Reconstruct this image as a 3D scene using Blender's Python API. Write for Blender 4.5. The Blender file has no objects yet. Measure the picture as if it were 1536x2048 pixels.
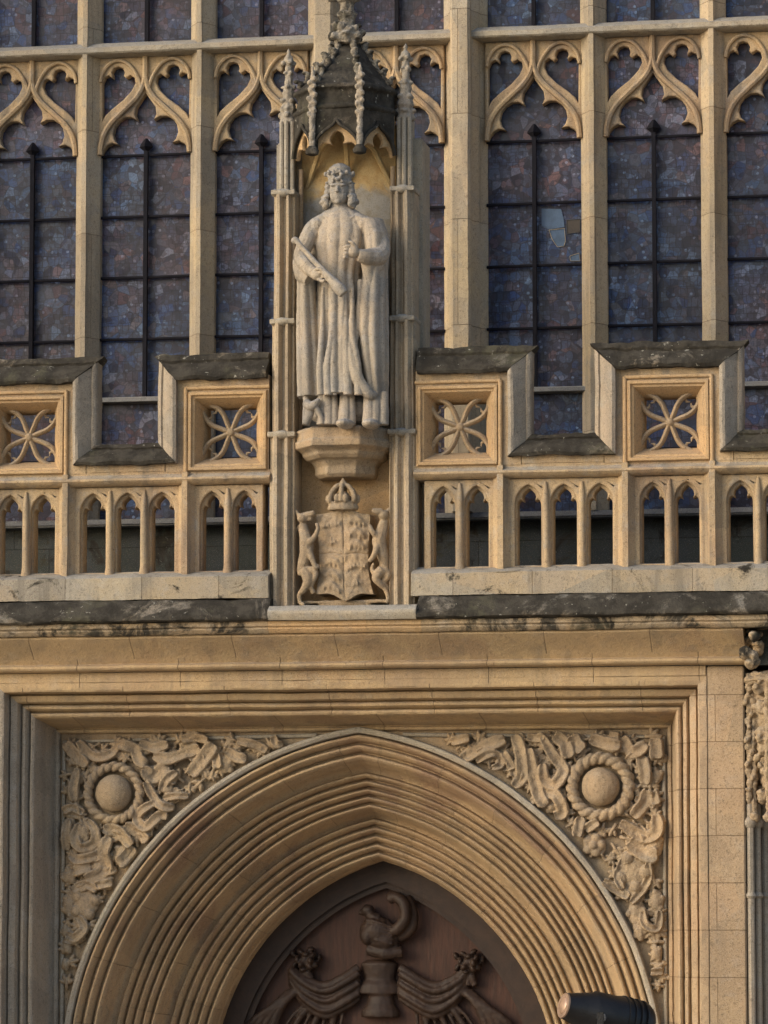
import bpy, bmesh, math, random
from mathutils import Vector, Matrix, noise
random.seed(11)
SC = bpy.context.scene
COL = SC.collection
R = math.radians

# ------------------------------------------------------------------ camera
CAM = Vector((5.9255, -30.9006, 3.983))
YAW, PIT, FPX = R(10.5), R(6.0), 7900.0
cd = bpy.data.cameras.new('camera'); cam = bpy.data.objects.new('camera', cd); COL.objects.link(cam)
cam.location = CAM; cam.rotation_euler = (R(90) + PIT, 0, YAW)
cd.sensor_fit = 'VERTICAL'; cd.sensor_height = 24; cd.lens = FPX / 2048 * 24
cd.clip_start = 0.5; cd.clip_end = 600
SC.camera = cam
SC.render.resolution_x, SC.render.resolution_y = 768, 1024

# ------------------------------------------------------------------ light
SUN_EL, SUN_AZ = 22.0, 52.0          # elevation; degrees to the left of the facade's normal
SUN_STRENGTH, SKY_STRENGTH, EXPOSURE = 0.85, 0.14, 0.72
world = bpy.data.worlds.new('World'); SC.world = world; world.use_nodes = True
wn = world.node_tree; bg = wn.nodes['Background']
sky = wn.nodes.new('ShaderNodeTexSky'); sky.sky_type = 'NISHITA'; sky.sun_disc = False
sky.sun_elevation = R(SUN_EL); sky.sun_rotation = R(180 + SUN_AZ)
sky.air_density = 1.0; sky.dust_density = 3.0; sky.ozone_density = 1.0
wn.links.new(sky.outputs[0], bg.inputs[0]); bg.inputs[1].default_value = SKY_STRENGTH
sl = bpy.data.lights.new('sun', 'SUN'); sl.energy = SUN_STRENGTH; sl.angle = R(45); sl.color = (1.0, 0.94, 0.83)
so = bpy.data.objects.new('sun', sl); COL.objects.link(so); so.location = (-20, -30, 30)
sd = Vector((-math.sin(R(SUN_AZ)) * math.cos(R(SUN_EL)), -math.cos(R(SUN_AZ)) * math.cos(R(SUN_EL)), math.sin(R(SUN_EL))))
so.rotation_euler = sd.to_track_quat('Z', 'Y').to_euler()
SC.view_settings.view_transform = 'Standard'; SC.view_settings.look = 'None'
SC.view_settings.exposure = EXPOSURE; SC.view_settings.gamma = 1.0

# a point of the photograph (in its 1536 x 2048 pixels) carried onto the plane at depth y
_fw = Vector((-math.sin(YAW) * math.cos(PIT), math.cos(YAW) * math.cos(PIT), math.sin(PIT)))
_rt = Vector((math.cos(YAW), math.sin(YAW), 0)); _up = _rt.cross(_fw)
def at(px, py, y):
    d = _fw * FPX + _rt * (px - 768) - _up * (py - 1024)
    return CAM + d * ((y - CAM.y) / d.y)

# ------------------------------------------------------------------ materials
class NT:
    def __init__(s, name):
        s.m = bpy.data.materials.new(name); s.m.use_nodes = True
        s.t = s.m.node_tree; s.b = s.t.nodes['Principled BSDF']
        s.pos = s.n('ShaderNodeNewGeometry')
    def n(s, kind, **kw):
        nd = s.t.nodes.new(kind)
        for k, v in kw.items(): setattr(nd, k, v)
        return nd
    def l(s, a, b): s.t.links.new(a, b)
    def noise(s, scale, detail=4, rough=.55, vec=None, dist=0):
        nd = s.n('ShaderNodeTexNoise'); nd.inputs['Scale'].default_value = scale
        nd.inputs['Detail'].default_value = detail; nd.inputs['Roughness'].default_value = rough
        nd.inputs['Distortion'].default_value = dist
        s.l(vec or s.pos.outputs['Position'], nd.inputs['Vector']); return nd.outputs['Fac']
    def ramp(s, x, a, b, lo=0., hi=1.):
        nd = s.n('ShaderNodeMapRange'); nd.interpolation_type = 'SMOOTHSTEP'
        for i, v in enumerate((a, b, lo, hi)): nd.inputs[i + 1].default_value = v
        s.l(x, nd.inputs[0]); return nd.outputs[0]
    def math(s, op, a, b=None, c=None):
        nd = s.n('ShaderNodeMath', operation=op)
        for i, v in enumerate((a, b, c)):
            if v is None: continue
            if isinstance(v, (int, float)): nd.inputs[i].default_value = v
            else: s.l(v, nd.inputs[i])
        return nd.outputs[0]
    def mix(s, f, a, b, mode='MIX'):
        nd = s.n('ShaderNodeMix', data_type='RGBA', blend_type=mode)
        for i, v in ((0, f), (6, a), (7, b)):
            if isinstance(v, (int, float)): nd.inputs[i].default_value = v
            elif isinstance(v, (tuple, list)): nd.inputs[i].default_value = (*v, 1)
            else: s.l(v, nd.inputs[i])
        return nd.outputs[2]
    def mapping(s, sc):
        nd = s.n('ShaderNodeMapping'); nd.inputs['Scale'].default_value = sc
        s.l(s.pos.outputs['Position'], nd.inputs['Vector']); return nd.outputs[0]
    def done(s, col, rough=.9, bump=None, dist=.01, spec=.25):
        if isinstance(col, tuple): s.b.inputs['Base Color'].default_value = (*col, 1)
        else: s.l(col, s.b.inputs['Base Color'])
        if isinstance(rough, (int, float)): s.b.inputs['Roughness'].default_value = rough
        else: s.l(rough, s.b.inputs['Roughness'])
        s.b.inputs['Specular IOR Level'].default_value = spec
        if bump is not None:
            bp = s.n('ShaderNodeBump'); bp.inputs['Strength'].default_value = .8; bp.inputs['Distance'].default_value = dist
            s.l(bump, bp.inputs['Height']); s.l(bp.outputs[0], s.b.inputs['Normal'])
        return s.m

def stone(name, c1, c2, pale=.3, lichen=.5, crust=0., streak=.0, ashlar=0, bump=.014, brown=0., course=0, vouss=0, greycol=(.30, .295, .275), crustcol=(.030, .027, .022), pits=1.0):
    """weathered limestone: two tones, pale patches, grey lichen on tops, black crust"""
    t = NT(name)
    a = t.noise(1.3, 5, .6, dist=.4); b = t.noise(7, 7, .68); c = t.noise(38, 5, .65); d = t.noise(150, 2, .6)
    col = t.mix(t.ramp(a, .36, .64), c1, c2)
    palec = tuple(min(1, x * 1.12 + .06) for x in c1)
    col = t.mix(t.math('MULTIPLY', t.ramp(b, .52, .72), pale), col, palec)
    # every stone of the course its own tone
    mp = t.mapping((1.9, 1.9, 2.7)); vo = t.n('ShaderNodeTexVoronoi', feature='F1'); vo.inputs['Scale'].default_value = 1.0
    t.l(mp, vo.inputs['Vector'])
    sp = t.n('ShaderNodeSeparateColor'); t.l(vo.outputs['Color'], sp.inputs[0])
    col = t.mix(t.math('MULTIPLY', t.ramp(sp.outputs[0], .45, .8), .42), col, tuple(x * .72 for x in c2))
    col = t.mix(t.math('MULTIPLY', t.ramp(sp.outputs[1], .5, .9), .45), col, (c1[0] * 1.15, c1[1] * 1.08, c1[2] * 1.05))
    # lichen that grows on tops and in drifts
    nz = t.n('ShaderNodeSeparateXYZ'); t.l(t.pos.outputs['Normal'], nz.inputs[0])
    top = t.ramp(nz.outputs[2], .25, .8)
    g = t.math('ADD', t.math('MULTIPLY', top, .75), t.math('MULTIPLY', t.ramp(b, .5, .68), .55))
    g = t.math('MULTIPLY', g, lichen)
    col = t.mix(g, col, greycol)
    if brown: col = t.mix(t.math('MULTIPLY', t.ramp(t.noise(1.05, 4, .6, vec=t.mapping((1, 1, .55)), dist=1.), .47, .62), brown), col, (.20, .115, .085))
    w = t.noise(16, 6, .7, dist=.3)
    col = t.mix(t.math('MULTIPLY', t.ramp(w, .54, .68), .35), col, tuple(x * .55 for x in c2))
    col = t.mix(t.math('MULTIPLY', t.ramp(w, .45, .30), .30), col, tuple(min(1, x * 1.2 + .05) for x in c1))
    # grime and pores
    col = t.mix(t.math('MULTIPLY', t.ramp(c, .54, .70), .48 * pits), col, (.10, .075, .05))
    col = t.mix(t.math('MULTIPLY', t.ramp(d, .55, .70), .55 * pits), col, (.06, .05, .04))
    col = t.mix(t.math('MULTIPLY', t.ramp(d, .43, .30), .32), col, (.62, .56, .46))
    if streak:
        s = t.noise(5, 5, .6, vec=t.mapping((1.6, 1.6, .16)))
        col = t.mix(t.math('MULTIPLY', t.ramp(s, .48, .66), streak), col, (.13, .12, .105))
    if crust:
        f = t.noise(3.2, 8, .72, dist=.6)
        f = t.ramp(f, .62 - .30 * crust, .70 - .22 * crust)
        cc = t.mix(t.ramp(b, .40, .64), crustcol, tuple(x * 2.0 for x in crustcol))
        cc = t.mix(t.math('MULTIPLY', t.ramp(t.noise(2.2, 5, .7), .52, .66), .6), cc, (.095, .09, .06))
        cc = t.mix(t.math('MULTIPLY', t.ramp(t.noise(22, 3, .6), .66, .72), .8), cc, (.30, .29, .25))
        col = t.mix(f, col, cc)
    h = t.math('ADD', t.math('MULTIPLY', b, .9), t.math('ADD', t.math('MULTIPLY', c, .5), t.math('MULTIPLY', d, .22)))
    if course or vouss:
        se = t.n('ShaderNodeSeparateXYZ'); t.l(t.pos.outputs['Position'], se.inputs[0])
        if vouss:
            u = t.math('MULTIPLY', t.math('ARCTAN2', t.math('SUBTRACT', se.outputs[2], 2.69), t.math('ADD', t.math('ABSOLUTE', se.outputs[0]), .47)), 2.4 / vouss)
            u = t.math('MULTIPLY', u, t.math('SIGN', se.outputs[0]))
            ring = t.math('FLOOR', t.math('MULTIPLY', t.math('ADD', se.outputs[1], .05), 2.9)); u = t.math('ADD', u, t.math('MULTIPLY', ring, .37))
        else: u = t.math('DIVIDE', se.outputs[0], course); ring = t.math('FLOOR', t.math('MULTIPLY', se.outputs[2], 4.6)); u = t.math('ADD', u, t.math('MULTIPLY', ring, .43))
        wn_ = t.n('ShaderNodeTexWhiteNoise'); wn_.noise_dimensions = '2D'; cx = t.n('ShaderNodeCombineXYZ'); t.l(t.math('FLOOR', u), cx.inputs[0]); t.l(ring, cx.inputs[1]); t.l(cx.outputs[0], wn_.inputs['Vector'])
        ws = t.n('ShaderNodeSeparateColor'); t.l(wn_.outputs['Color'], ws.inputs[0])
        col = t.mix(t.math('MULTIPLY', ws.outputs[0], .30), col, tuple(x * .62 for x in c2)); col = t.mix(t.math('MULTIPLY', ws.outputs[1], .30), col, (c1[0] * 1.15, c1[1] * 1.12, c1[2] * 1.15))
        jn = t.math('ABSOLUTE', t.math('SUBTRACT', t.math('FRACT', u), .5)); jn = t.ramp(jn, .492, .498)
        col = t.mix(t.math('MULTIPLY', jn, .45), col, (.16, .12, .08)); h = t.math('SUBTRACT', h, t.math('MULTIPLY', jn, .5))
    if ashlar:
        br = t.n('ShaderNodeTexBrick'); cx = t.n('ShaderNodeCombineXYZ'); se = t.n('ShaderNodeSeparateXYZ')
        t.l(t.pos.outputs['Position'], se.inputs[0]); t.l(t.math('ADD', se.outputs[0], t.math('MULTIPLY', se.outputs[1], .7)), cx.inputs[0]); t.l(se.outputs[2], cx.inputs[1])
        t.l(cx.outputs[0], br.inputs['Vector'])
        br.inputs['Scale'].default_value = 1; br.inputs['Mortar Size'].default_value = .0035; br.inputs['Mortar Smooth'].default_value = .4
        br.inputs['Brick Width'].default_value = .62; br.inputs['Row Height'].default_value = ashlar; br.inputs['Bias'].default_value = 0
        br.inputs['Color1'].default_value = (1, 1, 1, 1); br.inputs['Color2'].default_value = (.78, .76, .74, 1); br.inputs['Mortar'].default_value = (.42, .38, .34, 1)
        col = t.mix(.75, col, br.outputs['Color'], 'MULTIPLY')
        h = t.math('SUBTRACT', h, t.math('MULTIPLY', br.outputs['Fac'], .6))
    return t.done(col, .92, h, bump, .2)

HON1, HON2 = (.46, .345, .205), (.395, .295, .185)
M = {}
M['honey'] = stone('honey_stone', HON1, HON2, streak=.5, lichen=.8, brown=.35)
M['honey_clean'] = stone('clean_honey_stone', (.47, .32, .165), (.43, .30, .17), pale=.2, lichen=.2)
M['ochre'] = stone('ochre_stone', (.50, .29, .09), (.42, .27, .12), pale=.15, lichen=.15)
M['mullion'] = stone('mullion_stone', (.50, .405, .265), (.45, .385, .29), pale=.5, lichen=.7, streak=.35, ashlar=.9)
M['ashlar'] = stone('ashlar_stone', (.44, .325, .20), (.40, .30, .20), pale=.35, lichen=.35, ashlar=.36, streak=.15)
M['jamb'] = stone('grey_jamb_stone', (.34, .285, .215), (.30, .265, .215), pale=.3, lichen=.6, streak=.25)
M['shaft'] = stone('shaft_stone', (.43, .345, .235), (.37, .305, .22), pale=.4, lichen=.6, streak=.3)
M['grey'] = stone('lichened_stone', (.36, .315, .235), (.33, .30, .25), pale=.4, lichen=.9, streak=.2)
M['plinth'] = stone('plinth_stone', (.40, .33, .22), (.34, .315, .265), pale=.9, lichen=.95, ashlar=.40, streak=.45, crust=.22)
M['crust'] = stone('black_crusted_stone', (.22, .17, .11), (.17, .15, .12), lichen=.6, crust=1.0, streak=.4, bump=.024, greycol=(.24, .24, .225))
M['crust_half'] = stone('part_crusted_stone', (.38, .28, .165), (.34, .27, .18), lichen=.6, crust=.62, bump=.016)
M['carved'] = stone('carved_stone', (.36, .27, .165), (.30, .23, .155), pale=.3, lichen=.3, streak=.3)
M['statue'] = stone('statue_stone', (.37, .315, .24), (.29, .27, .24), pale=.5, lichen=1., streak=.5, bump=.008, greycol=(.27, .265, .26))
M['arch'] = stone('arch_stone', (.43, .31, .175), (.37, .27, .165), pale=.25, lichen=.25, brown=.7, streak=.15, vouss=.46)
M['band'] = stone('coursed_honey_stone', (.47, .345, .19), (.40, .295, .175), course=.82, streak=.35, brown=.35)
M['nichewall'] = stone('niche_stone', (.40, .33, .22), (.33, .31, .27), pale=.3, lichen=.9)
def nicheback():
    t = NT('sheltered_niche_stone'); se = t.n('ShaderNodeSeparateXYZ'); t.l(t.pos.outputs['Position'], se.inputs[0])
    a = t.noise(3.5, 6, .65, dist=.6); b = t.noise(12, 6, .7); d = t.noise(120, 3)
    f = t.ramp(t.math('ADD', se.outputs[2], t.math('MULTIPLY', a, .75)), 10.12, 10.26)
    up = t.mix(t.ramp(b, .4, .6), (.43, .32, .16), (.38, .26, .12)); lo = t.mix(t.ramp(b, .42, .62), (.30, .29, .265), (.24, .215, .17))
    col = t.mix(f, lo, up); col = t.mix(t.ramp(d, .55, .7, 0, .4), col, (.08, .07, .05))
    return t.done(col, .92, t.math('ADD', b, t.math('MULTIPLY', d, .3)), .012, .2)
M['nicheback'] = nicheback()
M['sooty'] = stone('sooted_stone', (.24, .215, .17), (.19, .175, .145), lichen=.5, crust=.6, bump=.016)
M['canopy'] = stone('soot_black_canopy', (.10, .085, .068), (.08, .07, .058), lichen=.12, crust=1.1, bump=.02, greycol=(.16, .155, .14))

def wood():
    t = NT('dark_oak'); a = t.noise(6, 6, .6, vec=t.mapping((6, 2, .8))); b = t.noise(40, 4)
    col = t.mix(t.ramp(a, .35, .65), (.060, .024, .014), (.040, .017, .010))
    return t.done(col, .62, t.math('ADD', a, t.math('MULTIPLY', b, .4)), .004, .35)
M['wood'] = wood()
def wood2():
    t = NT('carved_oak'); a = t.noise(9, 6, .6); b = t.noise(60, 4)
    col = t.mix(t.ramp(a, .35, .65), (.036, .020, .013), (.024, .014, .010))
    return t.done(col, .6, t.math('ADD', a, t.math('MULTIPLY', b, .4)), .004, .35)
M['wood_carved'] = wood2()
def simple(name, c, rough=.5, metal=0., var=.25, spec=.4):
    t = NT(name); a = t.noise(14, 5); b = t.noise(90, 3)
    col = t.mix(t.ramp(a, .4, .65), c, tuple(x * (1 - var) for x in c)); t.b.inputs['Metallic'].default_value = metal
    return t.done(col, rough, b, .003, spec)
M['iron'] = simple('black_iron', (.010, .010, .015), .8, spec=.15)
M['black'] = simple('black_paint', (.008, .008, .009), .38)
M['copper'] = simple('copper_ring', (.36, .25, .18), .4, .4)
M['lens'] = simple('lamp_lens', (.40, .27, .19), .2, .2)
M['lead'] = simple('lead', (.07, .075, .085), .6)
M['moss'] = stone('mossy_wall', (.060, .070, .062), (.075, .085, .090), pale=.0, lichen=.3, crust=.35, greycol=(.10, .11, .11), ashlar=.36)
M['sill'] = stone('bluish_sill', (.20, .20, .195), (.17, .175, .18), pale=.3, lichen=.5)
def stained():
    t = NT('stained_glass')
    se = t.n('ShaderNodeSeparateXYZ'); t.l(t.pos.outputs['Position'], se.inputs[0])
    cx = t.n('ShaderNodeCombineXYZ'); t.l(se.outputs[0], cx.inputs[0]); t.l(se.outputs[2], cx.inputs[1])
    wob = t.n('ShaderNodeTexNoise'); wob.inputs['Scale'].default_value = 5; t.l(cx.outputs[0], wob.inputs['Vector'])
    vm = t.n('ShaderNodeVectorMath', operation='MULTIPLY_ADD'); t.l(wob.outputs['Color'], vm.inputs[0]); vm.inputs[1].default_value = (.06, .06, 0); t.l(cx.outputs[0], vm.inputs[2])
    def vor(sc, feat, vec, rnd=.85):
        v = t.n('ShaderNodeTexVoronoi', feature=feat); v.voronoi_dimensions = '2D'; v.inputs['Scale'].default_value = sc
        v.inputs['Randomness'].default_value = rnd; t.l(vec, v.inputs['Vector']); return v
    v = vor(12, 'F1', vm.outputs[0], .8); e = vor(12, 'DISTANCE_TO_EDGE', vm.outputs[0], .8)
    sp = t.n('ShaderNodeSeparateColor'); t.l(v.outputs['Color'], sp.inputs[0])
    cr = t.n('ShaderNodeValToRGB'); cr.color_ramp.interpolation = 'CONSTANT'
    stops = [(0, (.014, .015, .026)), (.14, (.030, .034, .058)), (.27, (.046, .042, .055)), (.38, (.022, .044, .105)), (.52, (.066, .038, .042)), (.60, (.058, .060, .076)), (.70, (.050, .080, .135)), (.80, (.030, .040, .064)), (.88, (.105, .135, .185)), (.95, (.115, .078, .075))]
    el = cr.color_ramp.elements; el[0].position = 0; el[0].color = (*stops[0][1], 1); el[1].position = stops[1][0]; el[1].color = (*stops[1][1], 1)
    for p, c in stops[2:]: x = el.new(p); x.color = (*c, 1)
    vb = vor(4.5, 'F1', vm.outputs[0], .9); sb = t.n('ShaderNodeSeparateColor'); t.l(vb.outputs['Color'], sb.inputs[0])
    t.l(t.math('FRACT', t.math('ADD', t.math('MULTIPLY', sp.outputs[0], .5), sb.outputs[0])), cr.inputs[0])
    big = t.noise(1.7, 3, .5, vec=cx.outputs[0]); big2 = t.noise(2.3, 2, .5, vec=t.mapping((1, 0, .7)))
    col = t.mix(.18, cr.outputs[0], t.mix(t.ramp(big, .40, .60), (.020, .036, .092), (.052, .046, .060)))
    col = t.mix(t.ramp(big2, .60, .72, 0, .35), col, (.078, .048, .048))
    v3 = vor(27, 'F1', vm.outputs[0], .9); s3 = t.n('ShaderNodeSeparateColor'); t.l(v3.outputs['Color'], s3.inputs[0])
    col = t.mix(t.math('MULTIPLY', t.ramp(s3.outputs[0], .45, .9), .40), col, t.mix(t.ramp(s3.outputs[1], .4, .8), (.060, .085, .135), (.080, .052, .058)))
    col = t.mix(t.math('MULTIPLY', t.ramp(s3.outputs[2], .6, .9), .6), col, (.012, .013, .022))
    # roundels of paler glass, and small glints painted into the colour as pale dabs
    v2 = vor(19, 'F1', cx.outputs[0], 1.0); s2 = t.n('ShaderNodeSeparateColor'); t.l(v2.outputs['Color'], s2.inputs[0])
    dab = t.math('MULTIPLY', t.ramp(v2.outputs['Distance'], .30, .16), t.ramp(s2.outputs[1], .74, .80))
    col = t.mix(t.math('MULTIPLY', dab, t.math('MULTIPLY', s2.outputs[2], .8)), col, (.17, .21, .28))
    z1 = t.noise(.8, 2, .5, vec=cx.outputs[0]); z2 = t.noise(1.1, 3, .6, vec=t.mapping((1.3, 0, .6)))
    col = t.mix(.9, col, t.mix(t.ramp(z1, .40, .60), (.82, 1.08, 1.36), (1.28, 1.0, 1.02)), 'MULTIPLY')
    col = t.mix(.8, col, t.mix(t.ramp(z2, .35, .65), (.62, .62, .62), (1.5, 1.5, 1.5)), 'MULTIPLY')
    fine = t.noise(70, 4, .7, vec=cx.outputs[0])
    col = t.mix(t.ramp(fine, .35, .7, 0, .5), col, (.015, .014, .018))
    col = t.mix(t.ramp(e.outputs['Distance'], .085, .03, 0, .5), col, (.016, .016, .022))
    bk = t.n('ShaderNodeTexBrick'); t.l(vm.outputs[0], bk.inputs['Vector']); bk.inputs['Scale'].default_value = 1; bk.inputs['Brick Width'].default_value = .058; bk.inputs['Row Height'].default_value = .085
    bk.inputs['Mortar Size'].default_value = .0035; bk.inputs['Mortar Smooth'].default_value = .3; bk.inputs['Color1'].default_value = (1.15, 1.15, 1.2, 1); bk.inputs['Color2'].default_value = (.72, .72, .78, 1); bk.inputs['Mortar'].default_value = (.34, .33, .36, 1)
    col = t.mix(t.math('MULTIPLY', t.ramp(sb.outputs[1], .25, .45), .85), col, bk.outputs['Color'], 'MULTIPLY')
    h = t.math('ADD', t.math('MULTIPLY', t.ramp(e.outputs['Distance'], .0, .09), -.05), t.math('MULTIPLY', big, 1.2))
    m = t.done(col, t.ramp(sp.outputs[1], 0, 1, .30, .6), h, .004, .35)
    return m
M['glass'] = stained()
M['blueglass'] = simple('pale_blue_glass', (.070, .115, .19), .3)
M['brownglass'] = simple('brown_glass', (.055, .042, .030), .3)
def paving():
    t = NT('paving'); br = t.n('ShaderNodeTexBrick'); t.l(t.pos.outputs['Position'], br.inputs['Vector'])
    br.inputs['Scale'].default_value = 1; br.inputs['Brick Width'].default_value = .9; br.inputs['Row Height'].default_value = .6; br.inputs['Mortar Size'].default_value = .006
    br.inputs['Color1'].default_value = (.42, .36, .28, 1); br.inputs['Color2'].default_value = (.36, .31, .25, 1); br.inputs['Mortar'].default_value = (.09, .08, .07, 1)
    n = t.noise(3, 6); return t.done(t.mix(t.ramp(n, .4, .7, 0, .4), br.outputs[0], (.26, .23, .19)), .85, n, .005)
M['paving'] = paving()

# ------------------------------------------------------------------ builders
def wloc(o):
    v = Vector((0, 0, 0))
    while o: v += o.location; o = o.parent
    return v
def tag(o, label=None, cat=None, group=None, kind=None):
    if label: o['label'] = label
    if cat: o['category'] = cat
    if group: o['group'] = group
    if kind: o['kind'] = kind
    elif label: o['kind'] = 'thing'
    return o
def thing(name, loc, label, cat, group=None):
    o = bpy.data.objects.new(name, None); COL.objects.link(o); o.location = loc; o.empty_display_size = .2
    return tag(o, label, cat, group)
def link(name, me, mat, parent=None):
    o = bpy.data.objects.new(name, me); COL.objects.link(o)
    if parent:
        o.parent = parent; me.transform(Matrix.Translation(-wloc(parent)))
    me.materials.clear(); me.materials.append(M[mat]); me.name = name
    return o
def copyto(o, off, parent=None, mat=None):
    c = o.copy(); COL.objects.link(c); c.location = o.location + Vector(off)
    if parent: c.parent = parent
    return c

class MB:
    """collects shapes for ONE mesh"""
    def __init__(s): s.v = []; s.f = []
    def add(s, vs, fs):
        k = len(s.v); s.v += [tuple(p) for p in vs]; s.f += [tuple(i + k for i in f) for f in fs]; return s
    def box(s, x0, x1, y0, y1, z0, z1):
        v = [(x0, y0, z0), (x1, y0, z0), (x1, y1, z0), (x0, y1, z0), (x0, y0, z1), (x1, y0, z1), (x1, y1, z1), (x0, y1, z1)]
        return s.add(v, [(3, 2, 1, 0), (4, 5, 6, 7), (0, 1, 5, 4), (1, 2, 6, 5), (2, 3, 7, 6), (3, 0, 4, 7)])
    def rings(s, rings, close=True, cap=True):
        n = len(rings[0]); v = [p for r in rings for p in r]; f = []
        for i in range(len(rings) - 1):
            for j in range(n if close else n - 1):
                k = (j + 1) % n; f.append((i * n + j, i * n + k, (i + 1) * n + k, (i + 1) * n + j))
        if cap and close:
            f.append(tuple(range(n - 1, -1, -1))); f.append(tuple((len(rings) - 1) * n + j for j in range(n)))
        return s.add(v, f)
    def tube(s, pts, rad, n=10, flat=None):
        """round bar along points; rad one value or one per point; flat=(normal, ratio) squashes it"""
        pts = [Vector(p) for p in pts]; rs = rad if isinstance(rad, (list, tuple)) else [rad] * len(pts)
        out = []; ref = None
        for i, p in enumerate(pts):
            d = (pts[min(i + 1, len(pts) - 1)] - pts[max(i - 1, 0)]).normalized()
            if flat: a = d.cross(flat[0]).normalized(); b = flat[0] * flat[1]
            else:
                if ref is None: ref = Vector((0, -1, 0)) if abs(d.y) < .9 else Vector((1, 0, 0))
                a = d.cross(ref).normalized(); b = a.cross(d).normalized(); ref = b
            out.append([p + (a * math.cos(2 * math.pi * j / n) + b * math.sin(2 * math.pi * j / n)) * rs[i] for j in range(n)])
        return s.rings(out)
    def ell(s, c, r, rot=None, n=14, m=9):
        c = Vector(c); rr = (r, r, r) if isinstance(r, (int, float)) else r; out = []
        for i in range(m):
            t = math.pi * (i + .02 * (i == 0) - .02 * (i == m - 1)) / (m - 1); ring = []
            for j in range(n):
                p = Vector((rr[0] * math.sin(t) * math.cos(2 * math.pi * j / n), rr[1] * math.sin(t) * math.sin(2 * math.pi * j / n), -rr[2] * math.cos(t)))
                if rot: p = rot @ p
                ring.append(c + p)
            out.append(ring)
        return s.rings(out)
    def lathe(s, c, prof, n=16, sy=1., a0=0.):
        return s.rings([[(c[0] + r * math.cos(a0 + 2 * math.pi * j / n), c[1] + sy * r * math.sin(a0 + 2 * math.pi * j / n), c[2] + z) for j in range(n)] for r, z in prof])
    def mesh(s, smooth=None):
        me = bpy.data.meshes.new('m'); me.from_pydata(s.v, [], s.f); me.validate()
        bm = bmesh.new(); bm.from_mesh(me); bmesh.ops.recalc_face_normals(bm, faces=bm.faces); bm.to_mesh(me); bm.free()
        if smooth is not None: setsmooth(me, smooth)
        return me
    def obj(s, name, mat, parent=None, smooth=None, bevel=0., seg=2):
        me = s.mesh()
        if bevel:
            bm = bmesh.new(); bm.from_mesh(me)
            bmesh.ops.bevel(bm, geom=[e for e in bm.edges if e.is_manifold and e.calc_face_angle(0) > .5], offset=bevel, segments=seg, affect='EDGES', clamp_overlap=True)
            bm.to_mesh(me); bm.free()
        if smooth is not None: setsmooth(me, smooth)
        return link(name, me, mat, parent)
def setsmooth(me, ang=40):
    me.polygons.foreach_set('use_smooth', [True] * len(me.polygons))
    if ang < 180: me.set_sharp_from_angle(angle=R(ang))
def wobble(me, amp, scale=2.5):
    """hand-worked, worn stone is never quite straight"""
    for v in me.vertices:
        c = v.co.copy(); ch = max(0., noise.noise(c * 9 + Vector((7, 3, 1))) - .34) * noise.noise(c * 40)      # here and there an edge is chipped
        v.co = c + noise.noise_vector(c * scale) * amp + noise.noise_vector(c * scale * 6) * amp * .4 + noise.noise_vector(c * 31) * (amp * .35 + ch * .05)
def evalmesh(o):
    dg = bpy.context.evaluated_depsgraph_get(); me = bpy.data.meshes.new_from_object(o.evaluated_get(dg)); return me
def plate(name, outlines, y, thick, bevel, mat, parent, U=Vector((1, 0, 0)), V=Vector((0, 0, 1)), O=Vector((0, 0, 0)), res=2, wob=.0025):
    """a slab cut to outlines (first solid, those inside it holes), its front at depth y"""
    cu = bpy.data.curves.new('c', 'CURVE'); cu.dimensions = '2D'; cu.fill_mode = 'BOTH'
    cu.extrude = thick / 2 - bevel; cu.bevel_depth = bevel; cu.bevel_resolution = res; cu.offset = -bevel
    for o in outlines:
        sp = cu.splines.new('POLY'); sp.points.add(len(o) - 1); sp.use_cyclic_u = True
        for p, q in zip(sp.points, o): p.co = (q[0], q[1], 0, 1)
    ob = bpy.data.objects.new('c', cu); COL.objects.link(ob); me = evalmesh(ob)
    bpy.data.objects.remove(ob); bpy.data.curves.remove(cu)
    N = U.cross(V)
    for v in me.vertices: v.co = O + U * v.co.x + V * v.co.y + N * (v.co.z - thick / 2) + Vector((0, y, 0))
    setsmooth(me, 35)
    if wob: wobble(me, wob)
    return link(name, me, mat, parent)
def carve(mb, name, mat, parent, voxel=.008, smooth=2, rough=.003, rs=14, ang=180):
    """overlapping lumps fused into one carved surface"""
    me = mb.mesh(); o = bpy.data.objects.new('t', me); COL.objects.link(o)
    m = o.modifiers.new('r', 'REMESH'); m.mode = 'VOXEL'; m.voxel_size = voxel; m.use_smooth_shade = True
    if smooth: m = o.modifiers.new('s', 'SMOOTH'); m.iterations = smooth; m.factor = .5
    out = evalmesh(o); bpy.data.objects.remove(o); bpy.data.meshes.remove(me)
    if rough:
        n = len(out.vertices); nv = [0.] * (3 * n); out.vertex_normals.foreach_get('vector', nv)
        co = [0.] * (3 * n); out.vertices.foreach_get('co', co)
        for i in range(0, 3 * n, 3):
            p = Vector(co[i:i + 3]); h = noise.noise(p * rs) * rough + noise.noise(p * rs * 3) * rough * .5
            co[i] += nv[i] * h; co[i + 1] += nv[i + 1] * h; co[i + 2] += nv[i + 2] * h
        out.vertices.foreach_set('co', co); out.update()
    setsmooth(out, ang)
    return link(name, out, mat, parent)
def smoothpath(pts, n=6):
    pts = [Vector(p) for p in pts]; out = []
    for i in range(len(pts) - 1):
        a, b, c, d = pts[max(i - 1, 0)], pts[i], pts[i + 1], pts[min(i + 2, len(pts) - 1)]
        for k in range(n):
            t = k / n; out.append(.5 * ((2 * b) + (c - a) * t + (2 * a - 5 * b + 4 * c - d) * t * t + (3 * b - a - 3 * c + d) * t ** 3))
    return out + [pts[-1]]
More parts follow.
